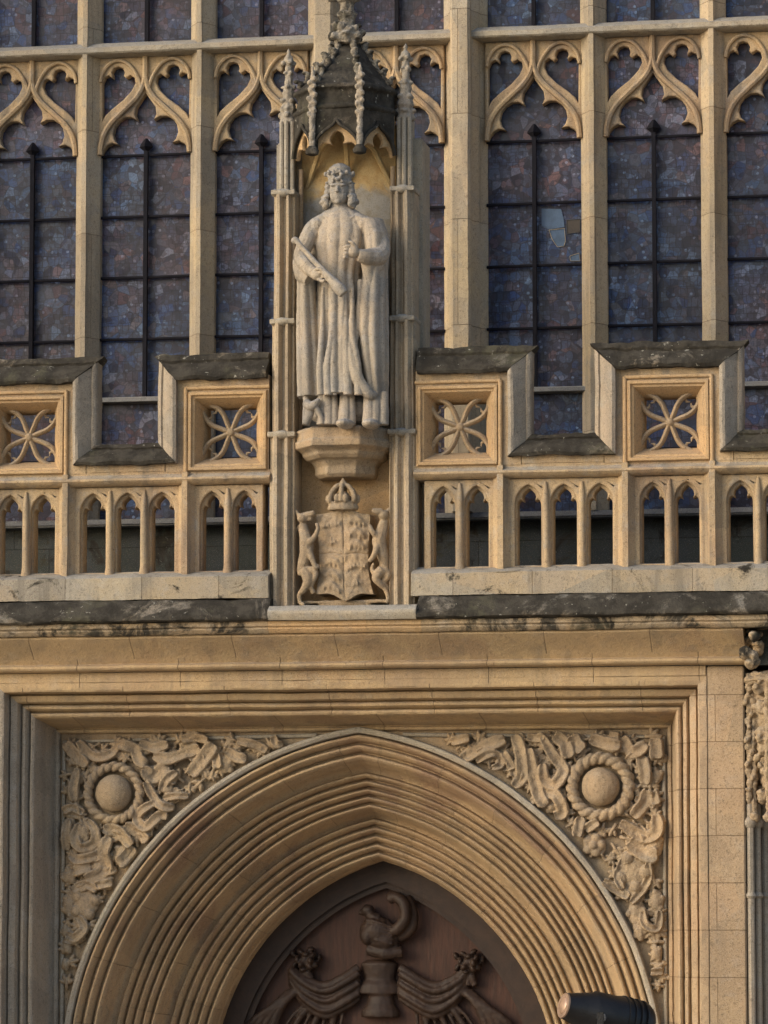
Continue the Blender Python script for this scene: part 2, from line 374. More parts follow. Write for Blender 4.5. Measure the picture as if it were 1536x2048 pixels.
def arcpts(cx, cz, r, a0, a1, n): return [(cx + r * math.cos(a0 + (a1 - a0) * i / n), cz + r * math.sin(a0 + (a1 - a0) * i / n)) for i in range(n + 1)]
def straight(prof, x0, x1, step=.035):
    """a moulding of profile (y, z) run along x; open strip closed at the back by its own profile"""
    n = max(1, int(abs(x1 - x0) / step)); mb = MB()
    return mb.rings([[(x0 + (x1 - x0) * i / n, y, z) for y, z in prof] for i in range(n + 1)])
def roundprof(prof, k=2):
    return prof

# ------------------------------------------------------------------ ground
g = MB(); S = 260
g.add([(-S, -S, 0), (S, -S, 0), (S, S, 0), (-S, S, 0)], [(0, 1, 2, 3)])
tag(g.obj('ground', 'paving'), kind='structure')

# ------------------------------------------------------------------ church wall (the masonry behind everything)
wall = thing('church_wall', (0, 1.6, 0), 'pale ashlar church front standing around the great window and doorway', 'wall')
w = MB()
w.box(-7.5, -2.83, -.597, 1.2, 0, 5.98); w.obj('wall_face', 'ashlar', wall, bevel=.01)
w = MB(); w.box(2.83, 3.12, -.597, 1.2, 0, 5.98); w.box(3.12, 7.5, -.10, 1.2, 0, 5.98); w.obj('wall_face', 'ashlar', wall, bevel=.01)
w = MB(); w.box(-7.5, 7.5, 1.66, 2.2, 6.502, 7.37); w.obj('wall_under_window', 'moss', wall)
w = MB(); w.box(-7.5, 7.5, 1.50, 1.9, 7.372, 7.43); w.obj('window_ledge', 'sill', wall, bevel=.015)
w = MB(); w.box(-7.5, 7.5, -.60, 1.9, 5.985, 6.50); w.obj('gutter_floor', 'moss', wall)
w = MB(); w.box(-7.5, -4.75, .6, 2.2, 7.44, 14); w.obj('wall_face', 'ashlar', wall)
w = MB(); w.box(4.75, 7.5, .6, 2.2, 7.44, 14); w.obj('wall_face', 'ashlar', wall)
w = MB(); w.box(-7.5, 7.5, 1.45, 2.2, 14.01, 16); w.obj('wall_face', 'ashlar', wall)
w = MB(); w.box(-2.95, 2.95, 1.36, 1.6, 0, 5.98); w.obj('light_stop_behind_door', 'moss', wall)  # unseen slab, added so no light leaks in behind the door

# ------------------------------------------------------------------ great window
YW = 1.60
win = thing('church_window', (0, YW, 7.43), 'tall stained glass church window with pale stone mullions behind the parapet', 'window')
LW = .80
MULL = [-4.72, -3.71, -2.70, -1.69, 1.69, 2.70, 3.71, 4.72]
LIGHTS = [-4.215, -3.205, -2.195, -1.18, 0, 1.18, 2.195, 3.205, 4.215]
def mullion_mesh(x, w, d, fr, z0, z1, big=False):
    h = w / 2
    if big:
        sec = [(-h, .20), (-h, .10), (-h + .05, .03), (-h + .06, -.02), (-fr, -d + .10), (-fr, -d + .03), (-fr + .02, -d), (fr - .02, -d), (fr, -d + .03), (fr, -d + .10), (h - .06, -.02), (h - .05, .03), (h, .10), (h, .20)]
    else:
        sec = [(-h, .20), (-h, .05), (-h + .012, .03), (-fr - .005, -d + .02), (-fr, -d), (fr, -d), (fr + .005, -d + .02), (h - .012, .03), (h, .05), (h, .20)]
    nz = int((z1 - z0) / .15); mb = MB()
    mb.rings([[(x + a, YW + b, z0 + (z1 - z0) * i / nz) for a, b in sec] for i in range(nz + 1)])
    me = mb.mesh(); wobble(me, .004, 1.7); setsmooth(me, 28); return me
for x in MULL: link('mullion', mullion_mesh(x, .215, .10, .020, 7.43, 14), 'mullion', win)
for x in (-.59, .59): link('main_mullion', mullion_mesh(x, .375, .20, .085, 7.43, 14, True), 'mullion', win)
# transom
tp = [(YW - .10, 11.462), (YW - .115, 11.475), (YW - .115, 11.515), (YW - .03, 11.566), (YW + .2, 11.60), (YW + .2, 11.45), (YW - .03, 11.45)]
me = straight(tp, -4.72, 4.72).mesh(); wobble(me, .004, 2.2); setsmooth(me, 30); link('transom', me, 'grey', win)
lp = [(YW + .02, 8.445), (YW, 8.45), (YW, 8.480), (YW + .03, 8.492), (YW + .18, 8.492), (YW + .18, 8.44)]
me = straight(lp, -4.72, 4.72).mesh(); wobble(me, .002); link('lower_transom', me, 'sill', win)
# tracery of one light, in units of the light's own frame: x from its middle, z
def tz(py): return 11.457 - (py - 110) * .004379
def tx(px): return (px - 287.5) * .00442
HEAD = [(200, 302), (203, 296), (210, 287), (220, 282), (234, 285), (226, 277), (222, 264), (225, 249), (233, 238), (245, 231), (258, 231), (271, 238), (266, 226), (268, 212), (277, 199), (287.5, 184)]
EYE = [(232, 129), (241, 132), (245, 141), (243, 148), (248, 153), (257, 147), (265, 152), (267, 163), (260, 178), (243, 196), (222, 212), (207, 226), (201, 237), (200, 160), (205, 149), (213, 146), (221, 152), (221, 147), (219, 140), (223, 132)]
def mir(l): return [(575 - a, b) for a, b in reversed(l)]
def cv(l): return [(tx(a), tz(b)) for a, b in l]
def tracery(cx, w, y, name='tracery'):
    k = w / .80; sc = lambda l: [(a * k + cx, b) for a, b in l]
    t0, t1 = -.415, .415
    back = sc([(t0, 11.452)] + [(t0, 10.60)] + cv([(199.5, 303)] + HEAD[1:] + mir(HEAD)[1:-1] + [(375.5, 303)]) + [(t1, 10.60), (t1, 11.452)])
    o = plate(name, [back, sc(cv(EYE)), sc(cv(mir(EYE)))], y + .055, .10, .014, 'honey', win)
    # the moulded ribs: ogee from the mullions to the crown and rounded heads above, standing proud of the cusped plate
    def rib(pts, wd, nm='rib'):
        mb = MB(); p = smoothpath([(cx + tx(a) * k, y + .045, tz(b)) for a, b in pts], 5)
        mb.tube(p, wd, 8, flat=(Vector((0, -1, 0)), 1.35)); me = mb.mesh(40); r = link(nm, me, 'honey', o); return r
    og = [(198, 306), (200, 285), (207, 262), (222, 240), (246, 217), (268, 196), (281, 176), (287.5, 150), (287.5, 112)]
    rib(og, .026); rib([(575 - a, b) for a, b in og], .026)
    up = [(198, 160), (203, 140), (216, 124), (233, 118), (251, 124), (264, 138), (275, 158), (280, 176)]
    rib(up, .017); rib([(575 - a, b) for a, b in up], .017)
    return o
def light(cx, w, z0, z1, bars, stan0, stan1):
    gl = MB(); gl.box(cx - w / 2 - .005, cx + w / 2 + .005, YW + .125, YW + .14, z0, z1)
    o = gl.obj('glass_panel', 'glass', win)
    for z in bars:
        b = MB(); b.tube([(cx - w / 2 - .01, YW + .085, z + random.uniform(-.004, .004)), (cx, YW + .083, z), (cx + w / 2 + .01, YW + .085, z + random.uniform(-.004, .004))], .0135, 8); b.obj('saddle_bar', 'iron', o, 40)
    b = MB(); b.box(cx - .017, cx + .017, YW + .055, YW + .10, stan0, stan1)
    if stan1 < 11:
        b.lathe((cx, YW + .077, stan1), [(.02, 0), (.062, .035), (.050, .06), (.012, .11)], 4)
    b.obj('stanchion', 'iron', o)
    return o
for cx in LIGHTS:
    w = LW
    tracery(cx, w, YW - .02)
    light(cx, w, 7.43, 11.46, [10.595, 10.06, 9.53, 8.995, 7.95], 8.49, 10.63)
    light(cx, w, 11.55, 14, [12.15, 12.7, 13.25], 11.56, 13.99)
# the bright quarries let into the first light right of the big mullion
def quarry(name, pts, mat, yy=YW + .118):
    plate(name, [[(p.x, p.z) for p in (at(a, b, yy) for a, b in pts)]], yy, .008, .001, mat, win, wob=0)
    mb = MB(); q = [at(a, b, yy - .004) for a, b in pts]; mb.tube(q + [q[0]], .0028, 6); return mb
qm = quarry('clear_quarry', [(1083, 417), (1122, 418), (1128, 440), (1129, 454), (1098, 459), (1083, 452)], 'blueglass')
qm2 = quarry('clear_quarry', [(1098, 460), (1129, 457), (1131, 482), (1128, 492), (1115, 494), (1104, 478)], 'blueglass')
qm3 = quarry('clear_quarry', [(1140, 512), (1158, 506), (1160, 522), (1141, 522)], 'blueglass')
mm = MB()
for q in (qm2, qm3): mm.add(q.v, q.f)
mm.obj('bright_lead', 'grey', win, 40)
quarry('brown_quarry', [(1133, 440), (1160, 438), (1160, 464), (1134, 468)], 'brownglass').obj('bright_lead', 'lead', win, 40)

# ------------------------------------------------------------------ parapet, left and right of the niche
YP = -.74
def par_z(v): return v
def coping_run(name, path, parent, front=YP):
    """moulded coping mitred round the battlements; path = [(x,z)] ridge line of the masonry, outward on its left"""
    prof = [(-.085, front - .002), (-.082, front - .035), (-.085, front - .06), (-.06, front - .072), (-.04, front - .066), (.045, front + .035), (.058, front + .025), (.078, front + .035), (.090, front + .055), (.090, front + .17), (.085, front + .22), (-.05, front + .37), (-.10, front + .37)]
    P = [Vector((x, 0, z)) for x, z in path]
    for i in range(len(P) - 1):
        d = (P[i + 1] - P[i]).normalized(); n = Vector((-d.z, 0, d.x))
        def mitre(j, sgn):
            if j <= 0 or j >= len(P) - 1: return 0
            d2 = (P[j + 1] - P[j]).normalized() if sgn > 0 else (P[j] - P[j - 1]).normalized()
            return (d.x * d2.z - d.z * d2.x) * sgn          # +1 turns left
        a, b = mitre(i, -1), mitre(i + 1, 1)
        horiz = abs(d.z) < .5; cap = 1.5 if horiz and P[i].z > 8 else 1.
        L = (P[i + 1] - P[i]).length; k = max(2, int(L / .04)); rings = []
        for s in range(k + 1):
            ring = []
            for off, y in prof:
                off = off * cap if off > 0 else off
                t0 = 0 + (-off * (-a)) * 1; t1 = L - off * b
                # inner corner shortens, outer corner lengthens
                t0 = off * (-a) * -1 if a else 0
                t = t0 + (t1 - t0) * s / k
                p = P[i] + d * t + n * off; ring.append((p.x, y, p.z))
            rings.append(ring)
        mb = MB(); mb.rings(rings); me = mb.mesh()
        if horiz:
            for v in me.vertices: v.co += noise.noise_vector(v.co * 7) * .014 + noise.noise_vector(v.co * 22) * .009
        wobble(me, .006, 3); setsmooth(me, 32)
        link('coping', me, 'crust' if horiz else 'jamb', parent)
def quatrefoil(cx, parent, w=.24, z0=7.63, z1=8.17):
    cz = (z0 + z1) / 2; hw, hh = w, (z1 - z0) / 2
    o = MB()
    # stepped, splayed frame round the opening
    fr = [(0.085, YP), (.075, YP - .022), (.055, YP - .022), (.045, YP + .0), (.03, YP + .004), (.018, YP + .03), (-.035, YP + .15), (-.035, YP + .30), (.085, YP + .30)]
    rings = []
    for sx, sz in ((-1, -1), (1, -1), (1, 1), (-1, 1), (-1, -1)):
        rings.append([(cx + sx * (hw + off), y, cz + sz * (hh + off)) for off, y in fr])
    o.rings(rings, cap=False); me = o.mesh(); wobble(me, .003); setsmooth(me, 25); q = link('quatrefoil_panel', me, 'honey_clean', parent)
    # four leaf loops on the diagonals
    for sx, sz in ((-1, -1), (1, -1), (1, 1), (-1, 1)):
        tip = Vector((sx * (hw + .02), 0, sz * (hh + .02))); d = tip.normalized(); nn = Vector((-d.z, 0, d.x)); L = tip.length; mb = MB()
        for side in (-1, 1):
            pts = [(0.02, 0.01), (.18, .075), (.40, .165), (.58, .18), (.78, .12), (1.0, .01)]
            p = smoothpath([Vector((cx, YP + .135, cz)) + d * (a * L) + nn * (side * b * L) for a, b in pts], 5)
            mb.tube(p, .0215, 8, flat=(Vector((0, -1, 0)), 1.5))
            c = Vector((cx, YP + .15, cz)) + d * (.60 * L) + nn * (side * .165 * L)
            mb.tube([c, c - nn * side * .035 - d * .012, c - nn * side * .055 + d * .004], [.016, .011, .004], 6)
        mb.obj('leaf_loop', 'carved', q, 60)
    k = MB(); k.ell((cx, YP + .115, cz), (.035, .03, .035)); k.obj('central_boss', 'carved', q, 180)
    return q
ZB, ZR = 6.81, 7.56
def arcade(x0, x1, n, parent):
    """row of n small cusped lights between two posts"""
    zt = 7.500; pitch = (x1 - x0) / n; ow = pitch - .095
    def head(cx, hw, sp, ap, k=7):
        # two-centred head
        r = (hw * hw + (ap - sp) ** 2) / (2 * hw); L = []
        a1 = math.acos((r - hw) / r)
        right = [(cx + hw - r + r * math.cos(a1 * i / k), sp + r * math.sin(a1 * i / k)) for i in range(k + 1)]
        return right + [(2 * cx - a, b) for a, b in reversed(right[:-1])]
    holes, fholes = [], []
    for i in range(n):
        cx = x0 + pitch * (i + .5); hw = ow / 2
        pl = head(cx, hw, 7.30, 7.435)
        # cusped opening: lobes with two small points
        c = [(cx + hw, 7.27), (cx + hw, 7.30), (cx + hw * .92, 7.325), (cx + hw * .75, 7.338), (cx + hw * .50, 7.325), (cx + hw * .58, 7.36), (cx + hw * .50, 7.385), (cx + hw * .25, 7.408), (cx, 7.425)]
        c = c + [(2 * cx - a, b) for a, b in reversed(c[:-1])]
        holes.append([(cx + hw, ZB)] + c + [(cx - hw, ZB)])
        fholes.append([(cx + hw + .012, ZB)] + head(cx, hw + .012, 7.30, 7.452) + [(cx - hw - .012, ZB)])
    o = plate('arcade', [[(x0 - .02, ZB - .06), (x1 + .02, ZB - .06), (x1 + .02, zt), (x0 - .02, zt)]] + holes, YP + .10, .16, .022, 'honey', parent)
    # little sunk triangles left and right of each head
    for i in range(n):
        cx = x0 + pitch * (i + .5)
        for s in (-1, 1):
            e = cx + s * pitch / 2
            fholes.append([(e - s * .022, 7.482), (e - s * .022, 7.43), (e - s * .036, 7.425), (e - s * .088, 7.478), (e - s * .085, 7.484)])
    f = plate('arcade_ribs', [[(x0 - .02, ZB - .055), (x1 + .02, ZB - .055), (x1 + .02, zt - .001), (x0 - .02, zt - .001)]] + fholes, YP + .055, .05, .012, 'honey', parent)
    for i in range(1, n):
        b = MB(); x = x0 + pitch * i; b.tube([(x, YP + .05, ZB - .03), (x, YP + .048, ZB + .05), (x, YP + .048, 7.36), (x, YP + .05, 7.47)], [.042, .030, .026, .012], 10)
        me = b.mesh(60); wobble(me, .003); link('shaft', me, 'honey', parent)
    return o
def parapet(sg, label):
    p = thing('parapet', (sg * 2.6, YP, 6.56), label, 'parapet', 'pierced parapets either side of the niche')
    X = lambda a: sg * a
    def xr(a, b): return (min(X(a), X(b)), max(X(a), X(b)))
    posts = [1.268, 2.252, 2.932, 3.915, 4.60]
    # posts with chamfers, running up beside the quatrefoils
    for x in posts:
        b = MB(); c = X(x); z1 = 8.30
        sec = [(-.068, .28), (-.068, .055), (-.03, .004), (-.022, -.03), (.022, -.03), (.03, .004), (.068, .055), (.068, .28)]
        k = 12; b.rings([[(c + a, YP + y, ZB - .09 + (7.60 - ZB + .09) * i / k) for a, y in sec] for i in range(k + 1)])
        me = b.mesh(); wobble(me, .004); setsmooth(me, 28); link('post', me, 'honey', p)
    # arcades
    edges = [(.60, 1.268, 2), (1.268, 2.252, 3), (2.252, 2.932, 2), (2.932, 3.915, 3), (3.915, 4.60, 2)]
    for a, c, n in edges:
        x0, x1 = xr(a, c); arcade(x0 + .068, x1 - .068, n, p)
    # rail
    pr = [(YP + .30, 7.50), (YP + .02, 7.502), (YP - .022, 7.523), (YP - .038, 7.540), (YP - .034, 7.557), (YP - .005, 7.572), (YP + .01, 7.590), (YP + .01, 7.61), (YP + .30, 7.61)]
    x0, x1 = xr(.58, 4.6); me = straight(pr, x0, x1).mesh(); wobble(me, .004); setsmooth(me, 30); link('rail', me, 'honey', p)
    # merlon bodies with a hole for the quatrefoil, crenel bodies
    for a, c in ((.592, 1.43), (2.09, 3.094), (3.755, 4.6)):
        x0, x1 = xr(a, c); q = X(.928 if a < 1 else 2.592 if a < 3 else 4.26)
        b = MB(); y0, y1 = YP + .004, YP + .30
        if x0 < q - .322: b.box(x0, q - .32, y0, y1, 7.605, 8.37)
        if x1 > q + .322: b.box(q + .32, x1, y0, y1, 7.605, 8.37)
        b.box(max(x0, q - .3198), min(x1, q + .3198), y0, y1, 8.246, 8.37); b.obj('merlon', 'honey', p)
        quatrefoil(q, p, z0=7.69, z1=8.165)
    for a, c in ((1.432, 2.088), (3.096, 3.753)):
        x0, x1 = xr(a, c); b = MB(); b.box(x0, x1, YP + .002, YP + .30, 7.607, 7.70)
        b.obj('crenel_sill', 'honey', p, bevel=.008)
    # thin frame fillets: verticals beside the quatrefoils and a sunk edge under each crenel
    for x in (1.268, 2.252, 2.932, 3.915):
        b = MB(); b.tube([(X(x), YP - .004, 7.585), (X(x), YP - .008, 7.9), (X(x), YP - .004, 8.28)], .018, 8); b.obj('fillet', 'honey_clean', p, 60)
    for x in (.928, 2.592, 4.26):
        b = MB(); b.tube([(X(x) - .34, YP - .002, 8.275), (X(x), YP - .006, 8.277), (X(x) + .34, YP - .002, 8.275)], .016, 8); b.obj('fillet', 'honey_clean', p, 60)
    # coping along the battlements
    zt, zc = 8.425, 7.755
    path = [(.600, zt), (1.42, zt), (1.42, zc), (2.10, zc), (2.10, zt), (3.083, zt), (3.083, zc), (3.766, zc), (3.766, zt), (4.6, zt)]
    path = [(X(a), z) for a, z in path]
    if sg < 0: path = path[::-1]
    # outward (up) must lie on the left of the direction of travel: travel +x has n = (-dz, dx) = up
    coping_run('coping', path, p)
    # plinth with its sloping top
    pr = [(YP + .28, 6.83), (YP + .09, 6.815), (YP + .05, 6.800), (YP - .085, 6.762), (YP - .10, 6.750), (YP - .10, 6.575), (YP + .28, 6.575)]
    x0, x1 = xr(.572, 4.6); me = straight(pr, x0, x1).mesh(); wobble(me, .006); setsmooth(me, 30); link('plinth', me, 'plinth', p)
    for me in {c.data for c in p.children_recursive}:          # the courses are 1.3 % lower than first measured
        for v in me.vertices: v.co.z = .9869 * (v.co.z + 6.56) + .0522 - 6.56; v.co.x = .991 * (v.co.x + sg * 2.6) - sg * 2.6
    return p
parapet(-1, 'pierced battlemented stone parapet left of the statue niche')
parapet(1, 'pierced battlemented stone parapet right of the statue niche')

# ------------------------------------------------------------------ cornice over the doorway
cor = thing('cornice', (0, -.6, 6.0), 'long moulded stone cornice crusted black along its sloping top, above the doorway', 'cornice')
slope = [(-.60, 6.534), (-.845, 6.534), (-.91, 6.470), (-.965, 6.412), (-.985, 6.390), (-.985, 6.365), (-.955, 6.350), (-.60, 6.350)]
def clump(me, a):
    for v in me.vertices: v.co += noise.noise_vector(v.co * 5) * a + noise.noise_vector(v.co * 18) * a * .5
for x0, x1, m in ((-4.6, -.537, 'crust'), (.634, 4.6, 'crust')):
    me = straight(slope, x0, x1, .05).mesh(); clump(me, .012); setsmooth(me, 60); link('weathering', me, m, cor)
me = straight([(-.60, 6.47), (-.93, 6.466), (-.99, 6.430), (-1.0, 6.418), (-1.0, 6.395), (-.97, 6.351), (-.60, 6.351)], -.535, .632, .06).mesh(); wobble(me, .008); setsmooth(me, 40); link('weathering', me, 'grey', cor)
fas = [(-.60, 6.349), (-.925, 6.349), (-.93, 6.312), (-.91, 6.300), (-.915, 6.288), (-.90, 6.266), (-.885, 6.256), (-.60, 6.256)]
for x0, x1, m in ((-4.6, -.55, 'crust_half'), (-.548, .66, 'honey_clean'), (.662, 4.6, 'crust_half')):
    me = straight(fas, x0, x1).mesh(); wobble(me, .005); setsmooth(me, 30); link('fascia', me, m, cor)
cav = [(-.55, 6.254), (-.855, 6.254), (-.86, 6.236), (-.80, 6.185), (-.725, 6.13), (-.675, 6.08), (-.655, 6.052), (-.67, 6.042), (-.695, 6.034), (-.70, 6.018), (-.692, 6.004), (-.67, 5.994), (-.60, 5.989), (-.55, 5.989)]
me = straight(cav, -4.6, 3.14).mesh(); wobble(me, .004); setsmooth(me, 38); link('cavetto', me, 'band', cor)

# ------------------------------------------------------------------ doorway: square label, moulded arch, carved spandrels
door = thing('doorway', (0, 0, 0), 'deeply moulded pointed stone archway within a square stone frame', 'doorway')
FX, FZ = 2.46, 5.535
prof = [(0, .03), (0, -.005), (.010, -.020), (.028, -.022), (.034, -.008), (.042, -.012), (.060, -.10), (.080, -.21), (.096, -.30), (.104, -.345), (.114, -.375), (.128, -.385), (.142, -.378), (.151, -.355), (.153, -.335), (.160, -.345), (.165, -.385), (.178, -.415), (.194, -.42), (.207, -.405), (.212, -.375), (.219, -.385),
        (.222, -.435), (.230, -.468), (.242, -.478), (.276, -.49), (.284, -.475), (.286, -.45), (.293, -.46), (.296, -.545), (.303, -.59), (.318, -.60), (.372, -.60), (.372, .03)]
# head and two jambs, mitred
def label_piece(kind):
    mb = MB(); rings = []
    if kind == 'head':
        n = 150
        for i in range(n + 1):
            t = i / n; rings.append([(-(FX + o) + 2 * (FX + o) * t, y, FZ + o) for o, y in prof])
    else:
        sg = -1 if kind == 'L' else 1; n = 150
        for i in range(n + 1):
            t = i / n; rings.append([(sg * (FX + o), y, (FZ + o) * t) for o, y in prof])
    mb.rings(rings); me = mb.mesh(); wobble(me, .005, 2); setsmooth(me, 34); return me
link('frame_head', label_piece('head'), 'band', door)
b = MB(); b.box(-2.829, 2.829, -.603, .0, FZ + .373, 5.988); b.obj('frame_band', 'band', door, bevel=.004)
link('frame_jamb', label_piece('L'), 'jamb', door)
link('frame_jamb', label_piece('R'), 'ashlar', door)
# arch orders
def arch_par(s): return (.41 + (.53 - .41) * s, 2.757 + (2.622 - 2.757) * s, 2.84 + (1.976 - 2.84) * s)
def arch_path(s, n=90, z0=0.0, nj=24):
    c, zc, r = arch_par(s); a = math.acos(c / r)
    right = [(r - c, z0 + (zc - z0) * i / nj) for i in range(nj)] + [(-c + r * math.cos(a * i / n), zc + r * math.sin(a * i / n)) for i in range(n + 1)]
    return right + [(-x, z) for x, z in reversed(right[:-1])]
ORD = [
  ('hood_mould', 'grey', [(0, .05), (0, -.055), (.006, -.072), (.025, -.075), (.045, -.062), (.052, -.03), (.053, .05)]),
  ('arch_order', 'arch', [(.0535, .5)] + [(0.056, 0.01), (0.0596, -0.025), (0.068, -0.049), (0.0812, -0.055), (0.0944, -0.041), (0.1052, -0.013), (0.1124, 0.023), (0.116, 0.055), (0.1264, 0.055), (0.129, 0.06295), (0.1326, 0.02795), (0.141, 0.003954), (0.1542, -0.002046), (0.1674, 0.01195), (0.1782, 0.03995), (0.1854, 0.07595), (0.189, 0.108), (0.1994, 0.108), (0.202, 0.1159), (0.2056, 0.08091), (0.214, 0.05691), (0.2272, 0.05091), (0.2404, 0.06491), (0.2512, 0.09291), (0.2584, 0.1289), (0.27, 0.1489), (0.278, 0.1885), (0.2901, 0.2292), (0.3035, 0.2634), (0.3203, 0.2907), (0.337, 0.3)] + [(.3372, .5)]),
  ('arch_order', 'arch', [(.3375, .9)] + [(0.339, 0.32), (0.3418, 0.285), (0.3482, 0.261), (0.3584, 0.255), (0.3686, 0.269), (0.3769, 0.297), (0.3824, 0.333), (0.3852, 0.365), (0.3956, 0.365), (0.3982, 0.3629), (0.401, 0.3279), (0.4074, 0.3039), (0.4176, 0.2979), (0.4278, 0.3119), (0.4361, 0.3399), (0.4416, 0.3759), (0.4444, 0.4079), (0.4548, 0.4079), (0.4574, 0.4059), (0.4602, 0.3709), (0.4666, 0.3469), (0.4768, 0.3409), (0.487, 0.3549), (0.4953, 0.3829), (0.5008, 0.4189), (0.5036, 0.4509), (0.514, 0.4509), (0.5166, 0.4488), (0.5194, 0.4138), (0.5258, 0.3898), (0.536, 0.3838), (0.5462, 0.3978), (0.5545, 0.4258), (0.56, 0.4618), (0.5628, 0.4938), (0.5732, 0.4938), (0.5758, 0.4918), (0.5786, 0.4568), (0.585, 0.4328), (0.5952, 0.4268), (0.6054, 0.4408), (0.6137, 0.4688), (0.6192, 0.5048), (0.628, 0.5248), (0.6345, 0.5589), (0.6442, 0.594), (0.655, 0.6235), (0.6685, 0.647), (0.682, 0.655)] + [(.6822, .9)]),
  ('arch_order', 'arch', [(.6825, 1.3)] + [(0.684, 0.67), (0.687, 0.635), (0.694, 0.611), (0.7049, 0.605), (0.7159, 0.619), (0.7248, 0.647), (0.7308, 0.683), (0.7338, 0.715), (0.7442, 0.715), (0.7468, 0.7156), (0.7498, 0.6806), (0.7568, 0.6566), (0.7677, 0.6506), (0.7787, 0.6646), (0.7876, 0.6926), (0.7936, 0.7286), (0.7966, 0.7606), (0.807, 0.7606), (0.8096, 0.7611), (0.8126, 0.7261), (0.8196, 0.7021), (0.8305, 0.6961), (0.8415, 0.7101), (0.8504, 0.7381), (0.8564, 0.7741), (0.8594, 0.8061), (0.8698, 0.8061), (0.8724, 0.8067), (0.8754, 0.7717), (0.8824, 0.7477), (0.8933, 0.7417), (0.9043, 0.7557), (0.9132, 0.7837), (0.9192, 0.8197), (0.9222, 0.8517), (0.9326, 0.8517), (0.9352, 0.8522), (0.9382, 0.8172), (0.9452, 0.7932), (0.9561, 0.7872), (0.9671, 0.8012), (0.976, 0.8292), (0.982, 0.8652), (0.988, 0.8852), (0.9894, 0.9048), (0.9916, 0.925), (0.994, 0.9419), (0.997, 0.9554), (1, 0.96)] + [(1.0, 1.3)]),
]
for nm, mt, pf in ORD:
    paths = [arch_path(s) for s, y in pf]; n = len(paths[0]); mb = MB()
    mb.rings([[(paths[k][i][0], pf[k][1], paths[k][i][1]) for k in range(len(pf))] for i in range(n)])
    me = mb.mesh(); wobble(me, .005, 2); setsmooth(me, 34); link(nm, me, mt, door)
# spandrel panels with their carving
def ribbon(mb, pts, wd, th=.04, lift=.0):
    p = smoothpath(pts, 6); n = len(p); ph = random.uniform(0, 6)
    for i, q in enumerate(p): q.y += -.02 * math.sin(ph + i * .45) - lift
    rs = [wd / 2 * min(1, .30 + .9 * math.sin(math.pi * (i + .5) / n) ** .5) for i in range(n)]
    rings = []; N = Vector((0, -1, 0)); tw = random.uniform(-.5, .5)
    for i, q in enumerate(p):
        d = (p[min(i + 1, n - 1)] - p[max(i - 1, 0)]).normalized(); sd = d.cross(N).normalized(); t_ = tw * math.sin(ph + i * .3)
        sd2 = sd * math.cos(t_) + N * math.sin(t_); r_ = rs[i]
        # a strap with a rounded face, thick enough to reach the ground of the panel
        rings.append([q + sd2 * (a * r_) + N * b for a, b in ((-1, -th * .9), (-1.04, th * .5), (-.84, th * 1.2), (-.55, th * .95), (-.15, th * .45), (.15, th * .45), (.55, th * .95), (.84, th * 1.2), (1.04, th * .5), (1, -th * .9))])
    mb.rings(rings)
def spandrel(sg):
    arcp = [(x, z) for x, z in arch_path(.0, 40) if x >= -1e-6]          # right half, from the ground up to the crown
    out = [(0.0, FZ + .01)] + [(x + .02, z) if i < len(arcp) - 1 else (x + .005, z - .04) for i, (x, z) in reversed(list(enumerate(arcp)))]
    out = [(.01, FZ + .01)] + [(x - .012, z - .012) for x, z in reversed(arcp) if z > 2.7 and x > .02] + [(FX + .01, 2.7), (FX + .01, FZ + .01)]
    out = [(sg * a, b) for a, b in out]
    if sg < 0: out = out[::-1]
    return plate('spandrel', [out], .028, .2, .002, 'carved', door, wob=.003)
SL, SR = spandrel(-1), spandrel(1)
YS = .005
def cl(X, Y): return at(100 + X / 3.072, 1440 + Y / 3.072, YS)
def cr_(X, Y): return at(840 + X / 2.954, 1440 + Y / 2.954, YS)
def boss(f, X, Y, r, R0, R1, par):
    c = f(X, Y); b = MB(); b.ell(c + Vector((0, -.035, 0)), (r, r * .85, r), n=24, m=14)
    carve(b, 'boss', 'carved', par, .008, 3, .006, 9)
    # rope ring: two twisted strands
    rg = MB(); n = 120; rm = (R0 + R1) / 2; ra = (R1 - R0) / 2
    for st in range(2):
        ring = []
        for i in range(n + 1):
            t = 2 * math.pi * i / n; ph = t * 10 + st * math.pi
            rr = rm + ra * .48 * math.cos(ph); ring.append(c + Vector((rr * math.cos(t), -.035 - ra * .55 * math.sin(ph), rr * math.sin(t))))
        rg.tube(ring, ra * .62, 8)
    carve(rg, 'rope_ring', 'carved', par, .007, 1, .003, 20)
    d = MB(); d.lathe((0, 0, 0), [(R0 * 1.0, 0), (R0 * 1.0, .01)], 24)
boss(cl, 400, 450, .150, .175, .255, SL)
boss(cr_, 1070, 395, .152, .175, .275, SR)
